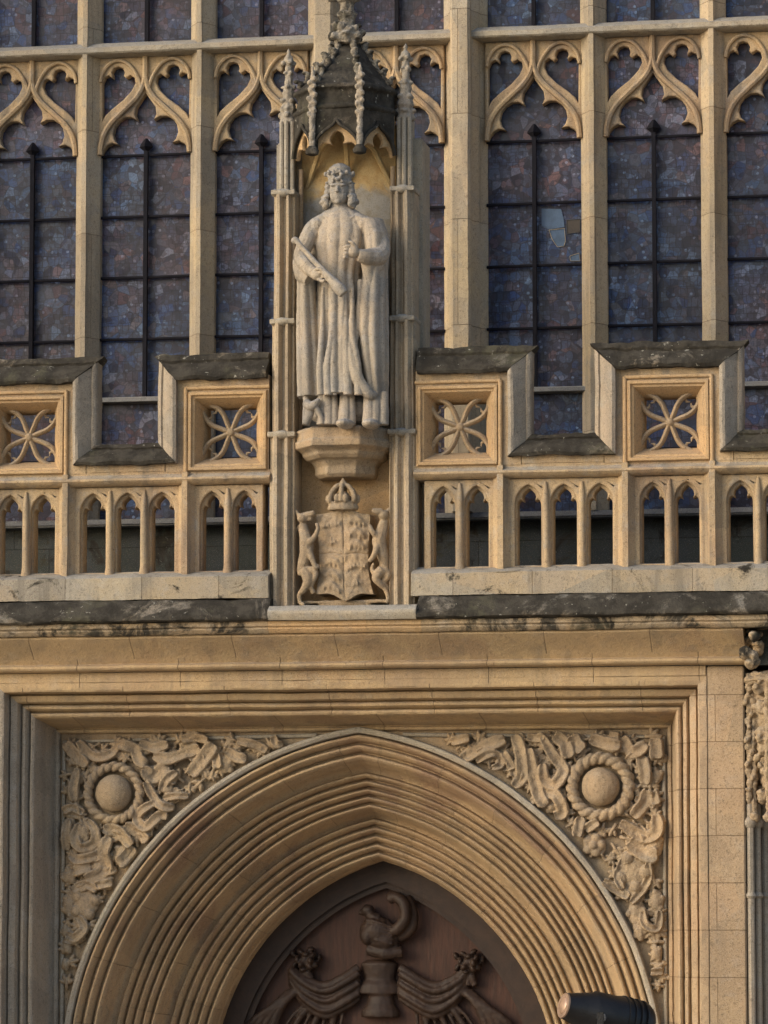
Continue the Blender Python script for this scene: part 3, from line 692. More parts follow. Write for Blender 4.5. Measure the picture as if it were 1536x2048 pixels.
LS = [([(190, 130), (240, 200), (300, 230), (380, 210), (430, 150)], 50), ([(110, 140), (170, 220), (240, 280)], 58), ([(175, 300), (160, 400), (160, 500)], 50), ([(90, 565), (150, 540), (215, 575)], 42),
      ([(430, 150), (520, 175), (560, 250), (610, 270)], 58), ([(590, 300), (640, 350), (700, 310), (740, 285)], 70), ([(600, 380), (640, 470), (700, 530), (770, 540)], 46), ([(790, 320), (720, 380), (690, 440)], 44),
      ([(700, 485), (770, 470), (860, 470)], 36), ([(650, 510), (570, 560), (545, 610), (600, 660), (680, 590), (730, 600)], 52), ([(560, 140), (640, 170), (740, 150)], 50), ([(640, 220), (740, 240), (850, 200), (930, 175)], 60),
      ([(1000, 170), (1030, 240), (1040, 300)], 50), ([(1090, 190), (1160, 230), (1220, 240)], 52), ([(1020, 150), (960, 230), (870, 340)], 70), ([(1160, 130), (1260, 150), (1340, 190)], 44), ([(1380, 100), (1400, 150), (1440, 150)], 40),
      ([(120, 610), (110, 700), (110, 800)], 44), ([(190, 640), (165, 720), (200, 785), (280, 760), (290, 680), (240, 620)], 52), ([(130, 830), (190, 860), (300, 830), (370, 760)], 50), ([(340, 670), (430, 690), (510, 775)], 62),
      ([(470, 650), (560, 700), (610, 745)], 58), ([(520, 780), (470, 850), (430, 890)], 64), ([(370, 720), (340, 820), (350, 920), (230, 980)], 66), ([(160, 930), (260, 900)], 60), ([(150, 1050), (220, 1010), (300, 1045)], 44),
      ([(390, 1000), (290, 1020)], 44), ([(180, 1210), (220, 1280), (160, 1340), (110, 1310)], 48), ([(300, 470), (320, 500)], 10), ([(820, 120), (900, 110), (980, 130)], 44), ([(660, 140), (720, 160)], 44)]
LB = [(1085, 285, 46, 46), (120, 960, 46, 50), (220, 1130, 86, 84), (120, 1140, 45, 70), (110, 1400, 32, 40), (215, 690, 40, 55), (115, 650, 30, 40), (450, 820, 60, 50), (100, 1300, 28, 40), (100, 1500, 26, 36), (300, 900, 50, 40), (730, 430, 40, 34)]
RS = [([(250, 235), (380, 160), (510, 115)], 62), ([(190, 130), (300, 105)], 44), ([(340, 250), (420, 200), (475, 215), (480, 270), (430, 285)], 36), ([(560, 90), (600, 180), (612, 320), (560, 395)], 58), ([(500, 190), (540, 260), (560, 330)], 44),
      ([(650, 170), (670, 300), (710, 450), (755, 505)], 60), ([(730, 100), (800, 220), (855, 300), (800, 385), (740, 350), (735, 260)], 54), ([(800, 90), (860, 140), (890, 225)], 64), ([(905, 95), (930, 140), (970, 180)], 64), ([(1010, 110), (1100, 140), (1190, 150)], 62),
      ([(1200, 100), (1260, 195), (1345, 140)], 60), ([(1395, 110), (1405, 230)], 62), ([(1310, 215), (1335, 310), (1330, 380)], 60), ([(1350, 415), (1330, 490), (1265, 575)], 60), ([(1400, 560), (1405, 660), (1320, 690), (1190, 605)], 60),
      ([(750, 430), (815, 450), (850, 545), (800, 570)], 54), ([(955, 575), (935, 690)], 48), ([(980, 650), (1060, 600)], 44), ([(1240, 720), (1330, 790), (1410, 800)], 74), ([(1210, 820), (1170, 920), (1205, 1000)], 34),
      ([(1355, 850), (1345, 960), (1255, 1080)], 38), ([(1090, 950), (1160, 1000), (1240, 1045)], 44), ([(1320, 1120), (1335, 1205), (1405, 1230), (1425, 1130)], 38), ([(1370, 1490), (1440, 1485)], 34), ([(1380, 420), (1400, 500)], 44), ([(1120, 90), (1180, 100)], 40), ([(640, 100), (700, 110), (740, 90)], 40)]
RB = [(1260, 900, 92, 110), (1280, 1140, 50, 80), (1400, 1070, 42, 64), (1400, 1380, 34, 44), (780, 520, 30, 30), (1400, 330, 40, 40), (660, 215, 40, 40), (1250, 1020, 60, 50), (1420, 600, 30, 40), (1300, 1250, 40, 50), (1390, 740, 50, 60)]
def leaf(mb, c, r):
    """a curled, lobed leaf lying on the panel"""
    a0 = random.uniform(0, 6.28); nl = random.choice((3, 4, 5))
    for q in range(nl):
        an = a0 + (q - (nl - 1) / 2) * .75; L = r * (1.15 - .12 * abs(q - (nl - 1) / 2))
        mb.ell(c + Vector((math.cos(an) * L * .55, -.012, math.sin(an) * L * .55)), (L * .52, .030, r * .24), rot=Matrix.Rotation(-an, 3, 'Y'), n=10, m=7)
    mb.tube([c + Vector((math.cos(a0) * r * .7, -.036, math.sin(a0) * r * .7)), c + Vector((0, -.04, 0)), c - Vector((math.cos(a0) * r * .6, .01, math.sin(a0) * r * .6))], [.006, .012, .016], 6)
def carving(f, ribs, blobs, k, par, sg, bc):
    mb = MB(); done = []
    c0, zc0, r0 = arch_par(0.)
    for q in range(4000):
        x, z = random.uniform(.25, FX - .06), random.uniform(3.4, FZ - .06)
        if math.hypot(x + c0, z - zc0) < r0 + .10 - .05 * random.random(): continue
        p = Vector((sg * x, YS, z))
        if (p - bc).length < .30 or any((p - o).length < .072 for o in done): continue
        done.append(p); leaf(mb, p + Vector((0, .006, 0)), random.uniform(.055, .082))
    for pts, wd in ribs: ribbon(mb, [f(a, b) for a, b in pts], wd / k * .0053, .026, .044)
    for pts, wd in ribs:                     # crossing leaves on a lower level
        if len(pts) > 2 and random.random() < .8:
            X, Y = pts[len(pts) // 2]; an = random.uniform(0, 3.14); dx, dy = math.cos(an) * 62, math.sin(an) * 62
            ribbon(mb, [f(X - dx, Y - dy), f(X + dy * .25, Y - dx * .25), f(X + dx, Y + dy)], .065, .020, .018)
    for X, Y, a, b in blobs:
        c = f(X, Y); mb.ell(c + Vector((0, -.01, 0)), (a / k * .004, .05, b / k * .004))
        for q in range(4):
            an = q * 1.57 + random.uniform(0, 1); mb.ell(c + Vector((math.cos(an) * a / k * .0032, -.025, math.sin(an) * b / k * .0032)), min(a, b) / k * .0018)
    for q in range(12):                     # stalks and berries in the gaps
        pts, wd = random.choice(ribs); X, Y = random.choice(pts); X += random.uniform(-55, 55); Y += random.uniform(-55, 55); p = f(X, Y)
        mb.ell(p + Vector((0, .0, 0)), (random.uniform(.02, .045), .03, random.uniform(.02, .045)))
    carve(mb, 'foliage', 'carved', par, .0052, 1, .005, 26)
carving(cl, LS, LB, 3.072, SL, -1, cl(400, 450))
c = cr_(1030, 740)
rb = MB()
for q in range(5):
    an = q * 1.256; rb.ell(c + Vector((math.cos(an) * .055, -.03, math.sin(an) * .055)), (.042, .04, .042))
rb.ell(c + Vector((0, -.055, 0)), .035); rb.ell(c, (.09, .03, .09)); carve(rb, 'rose', 'carved', SR, .007, 1, .003)
carving(cr_, RS, RB, 2.954, SR, 1, cr_(1070, 395))
# plain fillet round each spandrel's inside
for sg, par in ((-1, SL), (1, SR)):
    b = MB(); b.tube([(sg * (FX - .03), .012, 2.8), (sg * (FX - .03), .012, 5.47), (sg * .35, .012, 5.505)], .018, 8); b.obj('fillet', 'grey', par, 60)

# ------------------------------------------------------------------ carved wooden tympanum
tym = thing('tympanum', (0, 1.25, 2.6), 'dark carved oak panel with helmet and drapery filling the archway', 'carved panel')
def inner(off, n=30):
    c, zc, r = arch_par(1.0); r2 = r - off; a = math.acos(min(1, c / r2)); k = [(-c + r2 * math.cos(a * i / n), zc + r2 * math.sin(a * i / n)) for i in range(n + 1)]
    k = [(r2 - c, .0)] + k; return k + [(-x, z) for x, z in reversed(k[:-1])]
plate('rim', [inner(-.03), [(x, z) for x, z in inner(.155)]], 1.12, .10, .012, 'wood_carved', tym)
plate('rim', [inner(.15), inner(.20)], 1.16, .08, .015, 'wood_carved', tym)
plate('back_board', [inner(.14)], 1.235, .08, .002, 'wood', tym)
YT = 1.235
def tp_(px, py, d=0.): return at(px, py, YT - d)
def T(X, Y, d=0.): return tp_(440 + X / 2.194, 1680 + Y / 2.194, d)
h = MB()                                   # helmet seen in profile, collar, crest and feather
h.ell(T(690, 400, .09), (.15, .12, .13)); h.ell(T(720, 440, .08), (.14, .12, .10)); h.ell(T(650, 420, .12), (.07, .08, .08))
h.tube([T(650, 480, .10), T(720, 500, .13), T(800, 490, .10)], .05); h.tube([T(640, 320, .10), T(670, 340, .12), T(700, 350, .12)], [.03, .05, .05])
h.ell(T(650, 310, .1), .055); h.tube([T(610, 318, .09), T(650, 320, .11)], [.02, .035])
for q in range(5): h.tube(smoothpath([T(640, 350 + q * 18, .16 - q * .004), T(690, 360 + q * 20, .19), T(760, 385 + q * 18, .17)], 4), .012, 6)
carve(h, 'helmet', 'wood_carved', tym, .009, 0, .005, 18)
h = MB(); h.tube(smoothpath([T(720, 360, .10), T(760, 400, .14), T(810, 350, .16), T(805, 280, .16), T(770, 250, .13), T(740, 262, .12)], 5), [.05] * 26, 10)
h.tube(smoothpath([T(780, 430, .08), T(840, 390, .10), T(845, 310, .10), T(815, 250, .09)], 5), .045); carve(h, 'crest', 'wood_carved', tym, .012, 1, .003)
for X, Y in ((375, 530), (1090, 540)):
    f = MB()
    for q in range(15):
        an = q * 2.4; rr = 22 + 3.2 * q; f.ell(T(X + math.cos(an) * rr, Y + math.sin(an) * rr, .13 - .006 * q), (.036, .05, .022), rot=Matrix.Rotation(-an + 1.57, 3, 'Y'))
    f.ell(T(X, Y, .10), .05)
    for q in range(3): f.tube([T(X, Y + 30, .06), T(X - 30 + 30 * q, Y + 100, .08)], [.05, .025])
    carve(f, 'flower', 'wood_carved', tym, .008, 0, .006, 22)
h = MB()                                   # bust-like stand under the helmet
h.lathe(tuple(T(700, 665, .02)), [(.19, -.02), (.18, .05), (.13, .10), (.15, .19), (.16, .23), (.10, .26)], 16, .55)
h.lathe(tuple(T(705, 750, .05)), [(.16, -.05), (.16, 0), (.12, .06), (.10, .12)], 16, .6)
carve(h, 'stand', 'wood_carved', tym, .012, 1, .003)
h = MB()                                   # mantling in swags either side
for s in (-1, 1):
    fx = lambda a: 700 + s * (a - 700) if s < 0 else a
    for k, (w_, dd) in enumerate(((.040, .06), (.030, .09), (.034, .05), (.026, .08), (.034, .05), (.026, .07), (.03, .04))):
        o = k * 22
        h.tube(smoothpath([T(700 + s * 90, 560 + o, dd), T(700 + s * 150, 600 + o, dd + .03), T(700 + s * 240, 640 + o, dd + .03), T(700 + s * 330, 610 + o * .8, dd + .02), T(700 + s * 390, 560 + o * .5, dd)], 5), w_)
    for k in range(9):
        o = k * 19
        h.tube(smoothpath([T(700 + s * (330 + o * .5), 640 + o * .2, .06), T(700 + s * (400 + o * .6), 700 + o * .3, .09), T(700 + s * (450 + o * .8), 800, .08), T(700 + s * (470 + o), 930, .05)], 5), .018 + .014 * (k % 2))
    for k in range(7):
        h.tube(smoothpath([T(700 + s * 80, 620 + k * 10, .05), T(700 + s * (150 + k * 28), 720, .06), T(700 + s * (170 + k * 42), 830, .05)], 5), .016 + .012 * (k % 2))
carve(h, 'drapery', 'wood_carved', tym, .009, 0, .004, 20)
b = MB(); b.box(-.30, .35, YT - .08, YT - .02, 2.75, 3.10); b.obj('shield', 'wood', tym, bevel=.03)
b = MB(); b.box(-1.5, 1.5, 1.17, 1.24, 0, 2.60); b.obj('door_leaf', 'wood', tym, bevel=.01)

# ------------------------------------------------------------------ niche
ni = thing('statue_niche', (0, -.55, 6.5), 'slender stone niche with buttress shafts and a blackened spired canopy', 'niche')
b = MB(); b.box(-.50, .50, -.44, -.32, 6.51, 10.34); b.obj('back_slab', 'nichewall', ni, bevel=.01)
b = MB(); b.box(-.38, .38, -.47, -.442, 7.80, 10.30)
for i in (0, 2, 4): b.tube([(-.34 + i * .17, -.462, 9.85), (-.22 + i * .11, -.56, 10.12), (0, -.74, 10.33)], .022, 6)
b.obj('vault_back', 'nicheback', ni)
b = MB(); b.box(-.38, .38, -.475, -.442, 6.52, 7.78); b.obj('lower_panel', 'honey_clean', ni)
def shaft(sg):
    b = MB()
    def sec(w0, w1, f): # moulded front: rolls and hollows between inner w0 and outer w1
        W = w1 - w0; p = [(0, .35), (0, .06), (.04, .035), (.09, .06), (.16, .065), (.20, .03), (.26, .0), (.34, .0), (.40, .03), (.45, .05), (.52, .05), (.57, .02), (.64, -.015), (.76, -.015), (.83, .02), (.87, .05), (.93, .05), (.97, .08), (1, .12), (1, .35)]
        return [(w0 + a * W, f + y * .8) for a, y in p]
    stages = [(6.475, 7.82, .374, .590, -.77), (7.845, 8.72, .380, .575, -.755), (8.745, 9.75, .385, .567, -.74), ]
    for z0, z1, a, c, f in stages:
        k = int((z1 - z0) / .12); s = sec(a, c, f)
        b.rings([[(sg * x, y, z0 + (z1 - z0) * i / k) for x, y in s] for i in range(k + 1)])
    me = b.mesh(); wobble(me, .004); setsmooth(me, 40); o = link('buttress_shaft', me, 'shaft', ni)
    for z, a, c, f in ((7.832, .37, .592, -.775), (8.732, .378, .580, -.76), (9.765, .380, .577, -.745)):
        q = MB(); q.box(min(sg * a, sg * c), max(sg * a, sg * c), f - .004, -.42, z - .018, z + .022); q.ell((sg * (a + c) / 2, f + .03, z), (.07, .05, .035)); q.ell((sg * (a + .03), f + .05, z), (.035, .04, .03)); q.ell((sg * (c - .03), f + .05, z), (.035, .04, .03))
        carve(q, 'collar', 'grey', o, .007, 2, .005)
    # upper cluster and crocketed pinnacle
    cx = sg * .475; q = MB()
    q.box(cx - .045, cx + .045, -.60, -.40, 9.78, 10.36)
    for dx, dy in ((-.042, -.605), (.042, -.605), (0, -.625)): q.tube([(cx + dx, dy, 9.78), (cx + dx, dy, 10.36)], .019, 8)
    q.obj('upper_shaft', 'grey', o, 40)
    p = MB(); yc = -.55
    p.lathe((cx, yc, 10.34), [(.068, 0), (.080, .02), (.068, .05), (.056, .10), (.070, .13), (.060, .16), (.046, .2), (.050, .27), (.036, .32), (.030, .40), (.028, .48), (.030, .50), (.046, .52), (.036, .55), (.016, .575), (.018, .60), (.004, .63)], 8)
    for k in range(4):
        z = 10.42 + k * .115; r = .062 - k * .010
        for a in range(4):
            an = a * 1.571 + .78 * (k % 2); p.ell((cx + math.cos(an) * r, yc + math.sin(an) * r, z), (.026 - k * .003, .026 - k * .003, random.uniform(.014, .026)))
    for a in range(4):
        an = a * 1.571 + .5; p.ell((cx + math.cos(an) * .045, yc + math.sin(an) * .045, 10.845), .020)
    carve(p, 'pinnacle', 'jamb', o, .006, 1, .007, 28)
    # rear pier that carries the shaft
    q = MB(); q.box(min(sg * .44, sg * .592), max(sg * .44, sg * .592), -.46, -.10, 6.52, 10.22); q.obj('rear_pier', 'grey', o, bevel=.012)
    # slim inner jamb of the recess
    q = MB(); q.tube([(sg * .372, -.55, 7.85), (sg * .372, -.55, 9.98)], .020, 8); q.obj('inner_roll', 'honey', o, 60)
    return o
shaft(-1); shaft(1)
# canopy: half-octagon plan
PLAN = [(-.40, -.42), (-.405, -.66), (-.19, -.97), (.19, -.97), (.405, -.66), (.40, -.42)]
def scaled(k, z, yb=-.42): return [(x * k, yb + (y - yb) * k, z) for x, y in PLAN]
cb = MB(); cb.rings([scaled(.98, 10.37), scaled(1.03, 10.385), scaled(1.03, 10.41), scaled(.96, 10.425), scaled(.95, 10.53), scaled(1.02, 10.55), scaled(1.02, 10.575), scaled(.93, 10.60), scaled(.74, 10.70), scaled(.55, 10.80), scaled(.40, 10.90), scaled(.27, 10.98), scaled(.2, 11.02)])
can = carve(cb, 'canopy', 'canopy', ni, .010, 1, .010, 12)
b = MB(); b.rings([scaled(.93, 10.345), scaled(.93, 10.368)]); b.obj('canopy_vault', 'ochre', can)
# gabled fascias, each an ogee arch with a cusped inner arch
def gable(p, q, mat1='canopy', mat2='honey_clean', sc=1.):
    p, q = Vector((p[0], p[1], 0)), Vector((q[0], q[1], 0)); L = (q - p).length; U = (q - p).normalized(); V = Vector((0, 0, 1)); h = L / 2
    og = [(.0, 0), (.04, .05), (.12, .105), (.25, .155), (.37, .185), (.45, .21), (.5, .24)]
    op = [(a * L, 10.045 + b) for a, b in og] + [((1 - a) * L, 10.045 + b) for a, b in reversed(og[:-1])]
    out = [(0, 10.40), (0, 10.045)] + op[1:-1] + [(L, 10.045), (L, 10.40)]
    plate('gable', [out], 0, .05, .006, mat1, can, U=U, V=V, O=p, wob=.004)
    ins = [(a * L, 10.04 + b * .96) for a, b in og] + [((1 - a) * L, 10.04 + b * .96) for a, b in reversed(og[:-1])]
    cu = [(.06, .0), (.12, .05), (.20, .075), (.29, .070), (.39, .060), (.35, .095), (.36, .125), (.42, .155), (.5, .17)]
    cus = [(a * L, 10.035 + b) for a, b in cu] + [((1 - a) * L, 10.035 + b) for a, b in reversed(cu[:-1])]
    o2 = [(0, 10.37)] + [(0.01, 10.035)] + cus + [(L - .01, 10.035), (L, 10.37)]
    plate('cusped_arch', [o2], .03, .04, .010, mat2, can, U=U, V=V, O=p, wob=.003)
    mb = MB(); N = U.cross(V); pts = [p + U * a + V * b + N * .012 for a, b in op]; mb.tube(smoothpath(pts, 3), .013, 8); me = mb.mesh(60); link('arch_roll', me, 'canopy', can)
gable(PLAN[2], PLAN[3]); gable(PLAN[3], PLAN[4]); gable(PLAN[1], PLAN[2])
for (x, y), big in ((PLAN[2], 1), (PLAN[3], 1)):
    q = MB(); yy = y - .025
    q.tube([(x, yy, 10.06), (x, yy, 10.30), (x, yy, 10.60), (x, yy + .01, 10.72)], [.026, .026, .024, .010], 8)
    for k in range(5):
        z = 10.33 + k * .066 + random.uniform(-.01, .01)
        for a in (-1, 1): q.ell((x + a * .02, yy - .012, z + .03 * (a > 0)), (.02 + random.uniform(-.004, .004), .02, .022))
    carve(q, 'pendant_shaft', 'jamb', can, .006, 2, .009, 26)
    q = MB(); q.lathe((x, yy, 10.01), [(.02, -.01), (.05, 0), (.056, .03), (.04, .05), (.03, .065)], 10); q.obj('pendant_knob', 'crust', can, 50)
# crockets up the spire's edges, finial
for (x, y) in PLAN[1:5]:
    ck = MB(); ck.tube([(x * .80, -.42 + (y + .42) * .80, 10.66), (x * .5, -.42 + (y + .42) * .5, 10.83), (x * .25, -.42 + (y + .42) * .25, 10.99)], .02, 6)
    for k, z in ((.86, 10.64), (.72, 10.72), (.56, 10.80), (.43, 10.89), (.32, 10.96)):
        ck.ell((x * k * 1.02, -.42 + (y + .42) * k * 1.02, z), (.03, .03, .035)); ck.ell((x * k * 1.10, -.42 + (y + .42) * k * 1.08, z + .03), (.028, .022, .013))
    carve(ck, 'crocket_row', 'sooty', can, .007, 2, .010, 24)
fb = MB(); fc = (0.0, -.55, 10.98)
fb.lathe(fc, [(.10, 0), (.115, .04), (.13, .07), (.10, .10), (.075, .12), (.068, .20), (.08, .235), (.085, .25), (.06, .265), (.055, .33), (.10, .37), (.13, .40), (.11, .43), (.06, .46), (.05, .56), (.08, .60), (.04, .70), (.01, .78)], 8)
for k, (z, r) in enumerate(((.07, .135), (.13, .10), (.40, .135))):
    for a in range(8):
        an = a * .785 + random.uniform(0, .5); fb.ell((fc[0] + math.cos(an) * r * .88, fc[1] + math.sin(an) * r * .88, fc[2] + z + random.uniform(-.03, .03)), (.036, .036, random.uniform(.018, .045)))
carve(fb, 'finial', 'sooty', can, .007, 2, .012, 24)
# pedestal
pz = lambda py: at(687, py, -1.0).z
def pl(k, z, yb=-.44): return [(x * k / .405, yb + (y - yb) * k / .405 * .98, z) for x, y in [(-.405, -.44), (-.405, -.74), (-.20, -1.02), (.20, -1.02), (.405, -.74), (.405, -.44)]]
pb = MB(); pb.rings([pl(.215, pz(946)), pl(.24, pz(939)), pl(.24, pz(924)), pl(.255, pz(917)), pl(.27, pz(912)), pl(.30, pz(910)), pl(.325, pz(903)), pl(.33, pz(897)), pl(.35, pz(893)), pl(.385, pz(888)), pl(.387, pz(876)), pl(.372, pz(872)), pl(.375, pz(853)), pl(.35, pz(848)), pl(.2, pz(846))])
carve(pb, 'pedestal', 'carved', ni, .0085, 0, .004, 10, ang=35)

# ------------------------------------------------------------------ statue of a crowned king
st = thing('statue', (0, -.8, pz(848)), 'weathered pale stone statue of a crowned king in a cloak, holding a sceptre', 'statue')
Y0 = -.80
def sp_(px, py, d=0.): return at(px, py, Y0 - d)
KP = .0038
def loft(mb, secs, n=120, folds=0, amp=0., ph=0., sharp=1., back=.55):
    """draped column: secs = (py, px, halfwidth px, half depth m, y offset)"""
    rings = []
    for si, (py, px, hw, dp, dy) in enumerate(secs):
        c = sp_(px, py, dy); ring = []; f = amp * min(1, max(0, (si + .3) / (len(secs) - 1) * 1.5))
        for j in range(n):
            t = 2 * math.pi * j / n; s = math.sin(folds * t + ph + .35 * math.sin(2 * t + si * .22))
            s = 1.6 * abs(math.sin(folds * .5 * t + ph + .3 * math.sin(2 * t + si * .2))) - 1; r = 1 + f * s
            dpp = dp * (1 if math.sin(t) < 0 else back)
            ring.append((c.x + hw * KP * r * math.cos(t), c.y + dpp * r * math.sin(t), c.z))
        rings.append(ring)
    mb.rings(rings)
def chain(mb, pts, n=12): mb.tube(smoothpath([sp_(a, b, d) for a, b, d, r in pts], 5), [x for i in range(len(pts) - 1) for x in [pts[i][3] + (pts[i + 1][3] - pts[i][3]) * k / 5 for k in range(5)]] + [pts[-1][3]], n)
B = MB()
# tunic and skirt
loft(B, [(404, 680, 17, .07, .02), (416, 681, 24, .085, .02), (426, 682, 40, .11, .02), (440, 684, 50, .14, .02), (462, 685, 58, .165, .03), (490, 684, 56, .18, .04), (520, 682, 48, .17, .04), (548, 680, 44, .16, .04), (556, 680, 44, .165, .04), (580, 681, 46, .175, .04), (620, 682, 47, .19, .05), (660, 682, 48, .20, .05), (700, 683, 49, .205, .05), (745, 684, 51, .215, .05), (792, 686, 54, .22, .05)], folds=13, amp=.095, ph=.6)
# long folds on the skirt
for a, b_, c_, r in ((662, 664, 655, .030), (672, 668, 668, .012), (690, 692, 694, .034), (706, 704, 715, .030), (646, 644, 640, .028)):
    chain(B, [(a, 575, .19, .012), (b_, 660, .235, r * .8), (c_, 730, .25, r), (c_ + 2, 790, .25, r * 1.1)])
# skirt swinging to the viewer's right at the hem
chain(B, [(700, 640, .2, .03), (702, 700, .23, .045), (712, 750, .24, .05), (735, 786, .22, .045), (752, 792, .18, .03)])
# cloak: left and right falls and the back
loft(B, [(440, 684, 66, .10, -.06), (470, 686, 78, .12, -.06), (520, 687, 84, .13, -.07), (600, 686, 86, .13, -.07), (700, 686, 88, .14, -.07), (795, 687, 89, .15, -.07)], folds=7, amp=.03)
loft(B, [(505, 607, 12, .10, .06), (540, 612, 17, .13, .07), (590, 616, 21, .15, .06), (650, 618, 24, .16, .05), (720, 621, 27, .17, .05), (796, 625, 29, .18, .04)], n=64, folds=7, amp=.12, ph=1.)
loft(B, [(440, 742, 26, .13, .02), (470, 752, 26, .17, .04), (505, 755, 23, .19, .06), (545, 752, 24, .19, .06), (600, 748, 29, .18, .06), (660, 745, 32, .18, .06), (720, 748, 30, .18, .05), (796, 756, 21, .17, .03)], n=64, folds=8, amp=.10, ph=.3)
# zigzag edge of the cloak
zz = [(722, 560, .15), (716, 640, .185), (708, 694, .21)]
chain(B, [(a, b, d, .026) for a, b, d in zz], 8)
def flap(mb, pts, d0, d1):
    f = [sp_(a, b, d1 - .05 * k / len(pts)) for k, (a, b) in enumerate(pts)]; k = [sp_(a, b, d0) for a, b in pts]; n = len(pts)
    mb.add(f + k, [tuple(range(n)), tuple(range(2 * n - 1, n - 1, -1))] + [(i, i + n, (i + 1) % n + n, (i + 1) % n) for i in range(n)])
# shoulders cape edge and collar
chain(B, [(648, 432, .09, .022), (662, 438, .13, .02), (681, 444, .145, .02), (700, 438, .13, .02), (718, 432, .08, .024)])
chain(B, [(664, 434, .03, .05), (646, 443, .07, .062), (630, 460, .08, .07), (617, 484, .09, .065)]); chain(B, [(698, 434, .03, .05), (716, 442, .07, .065), (740, 458, .08, .08), (757, 482, .08, .08)])
# viewer's left arm: down to the elbow, forearm forward to the grip
chain(B, [(640, 446, .05, .06), (626, 458, .08, .068), (612, 486, .12, .066), (603, 514, .17, .062), (616, 534, .25, .058), (632, 548, .31, .045)])
chain(B, [(600, 520, .14, .06), (606, 548, .17, .07), (620, 560, .20, .055)])
B.ell(sp_(636, 550, .33), (.055, .05, .045))
for k in range(4):                               # fingers closed round the sceptre
    chain(B, [(630 + k * 7, 541 + k * 7, .34, .016), (636 + k * 7, 537 + k * 7, .385, .015), (644 + k * 7, 540 + k * 6.4, .40, .013), (648 + k * 6.6, 548 + k * 6, .38, .011)], 8)
chain(B, [(634, 556, .34, .017), (644, 562, .37, .015), (650, 560, .38, .012)], 8)
# viewer's right arm: sleeve out to the elbow, forearm back across the chest, broken hand
chain(B, [(728, 446, .05, .06), (748, 462, .07, .078), (762, 492, .11, .076), (757, 512, .20, .075), (735, 514, .29, .066), (716, 510, .33, .050)])
chain(B, [(762, 500, .12, .07), (752, 535, .17, .06), (738, 556, .16, .035)]); chain(B, [(735, 516, .26, .06), (738, 545, .22, .05), (744, 590, .18, .03)])
B.ell(sp_(706, 503, .35), (.05, .045, .05))
for k in range(4): chain(B, [(704 - k * 3, 494 + k * 7, .36, .017), (694 - k * 1.5, 492 + k * 7.5, .385, .015), (686 + k, 496 + k * 7, .375, .012)], 8)
chain(B, [(712, 496, .36, .018), (704, 485, .385, .015), (697, 483, .38, .012)], 8)
# folds over the chest and belt
for a, b_, c_, d_ in ((655, 452, 668, 505), (706, 452, 697, 500), (670, 455, 677, 530), (691, 460, 688, 530)):
    chain(B, [(a, b_, .125, .022), ((a + c_) / 2 + 2, (b_ + d_) / 2, .165, .024), (c_, d_, .165, .016)], 8)
B.ell(sp_(636, 452, .07), (.075, .09, .07)); B.ell(sp_(730, 452, .07), (.08, .09, .07))
chain(B, [(648, 550, .06, .02), (662, 556, .115, .02), (682, 558, .13, .02), (704, 555, .11, .02), (716, 549, .06, .02)], 8)
# under the hem: feet, fall of the gown, and the little beast at the left
for a, w_ in ((656, .045), (668, .03), (690, .05), (703, .03), (738, .05), (752, .045), (768, .035), (612, .03), (642, .032)):
    chain(B, [(a, 785, .14, w_ * .9), (a + 1, 815, .17, w_), (a, 850, .18, w_ * 1.15)])
B.ell(sp_(690, 848, .26), (.07, .13, .04)); B.ell(sp_(742, 848, .22), (.07, .13, .04))
chain(B, [(612, 806, .20, .035), (622, 812, .24, .04), (632, 806, .24, .03), (638, 800, .22, .02)]); chain(B, [(622, 812, .22, .035), (618, 832, .21, .032), (610, 848, .2, .03)]); chain(B, [(630, 812, .24, .024), (640, 830, .23, .02), (644, 848, .22, .02)])
B.ell(sp_(690, 822, -.02), (.31, .16, .13))
# neck and head
chain(B, [(680, 424, .04, .075), (679, 408, .05, .062), (679, 392, .06, .06)])
hd = sp_(679, 384, .07); HS = .90
B.ell(hd + HS * Vector((0, .02, .02)), (.088, .105, .115)); B.ell(hd + HS * Vector((0, -.03, -.045)), (.070, .065, .070)); B.ell(hd + HS * Vector((0, -.068, -.092)), (.028, .026, .024))
B.ell(hd + HS * Vector((0, -.075, .048)), (.070, .030, .016)); B.ell(hd + HS * Vector((-.036, -.062, -.012)), (.026, .026, .020)); B.ell(hd + HS * Vector((.036, -.062, -.012)), (.026, .026, .020))
B.tube([hd + HS * Vector((0, -.085, .045)), hd + HS * Vector((0, -.104, .015)), hd + HS * Vector((0, -.112, -.008)), hd + HS * Vector((0, -.088, -.016))], [.012, .015, .020, .013], 8)
B.tube([hd + HS * Vector((-.024, -.082, -.046)), hd + HS * Vector((0, -.094, -.043)), hd + HS * Vector((.024, -.082, -.046))], [.007, .011, .007], 8)
B.tube([hd + HS * Vector((-.020, -.080, -.060)), hd + HS * Vector((0, -.092, -.060)), hd + HS * Vector((.020, -.080, -.060))], [.007, .011, .007], 8)
for s in (-1, 1): B.ell(hd + HS * Vector((s * .034, -.076, .016)), (.015, .011, .008)); B.ell(hd + HS * Vector((s * .036, -.090, .044)), (.026, .014, .010))
body = carve(B, 'body', 'statue', st, .0046, 2, .003, 14)
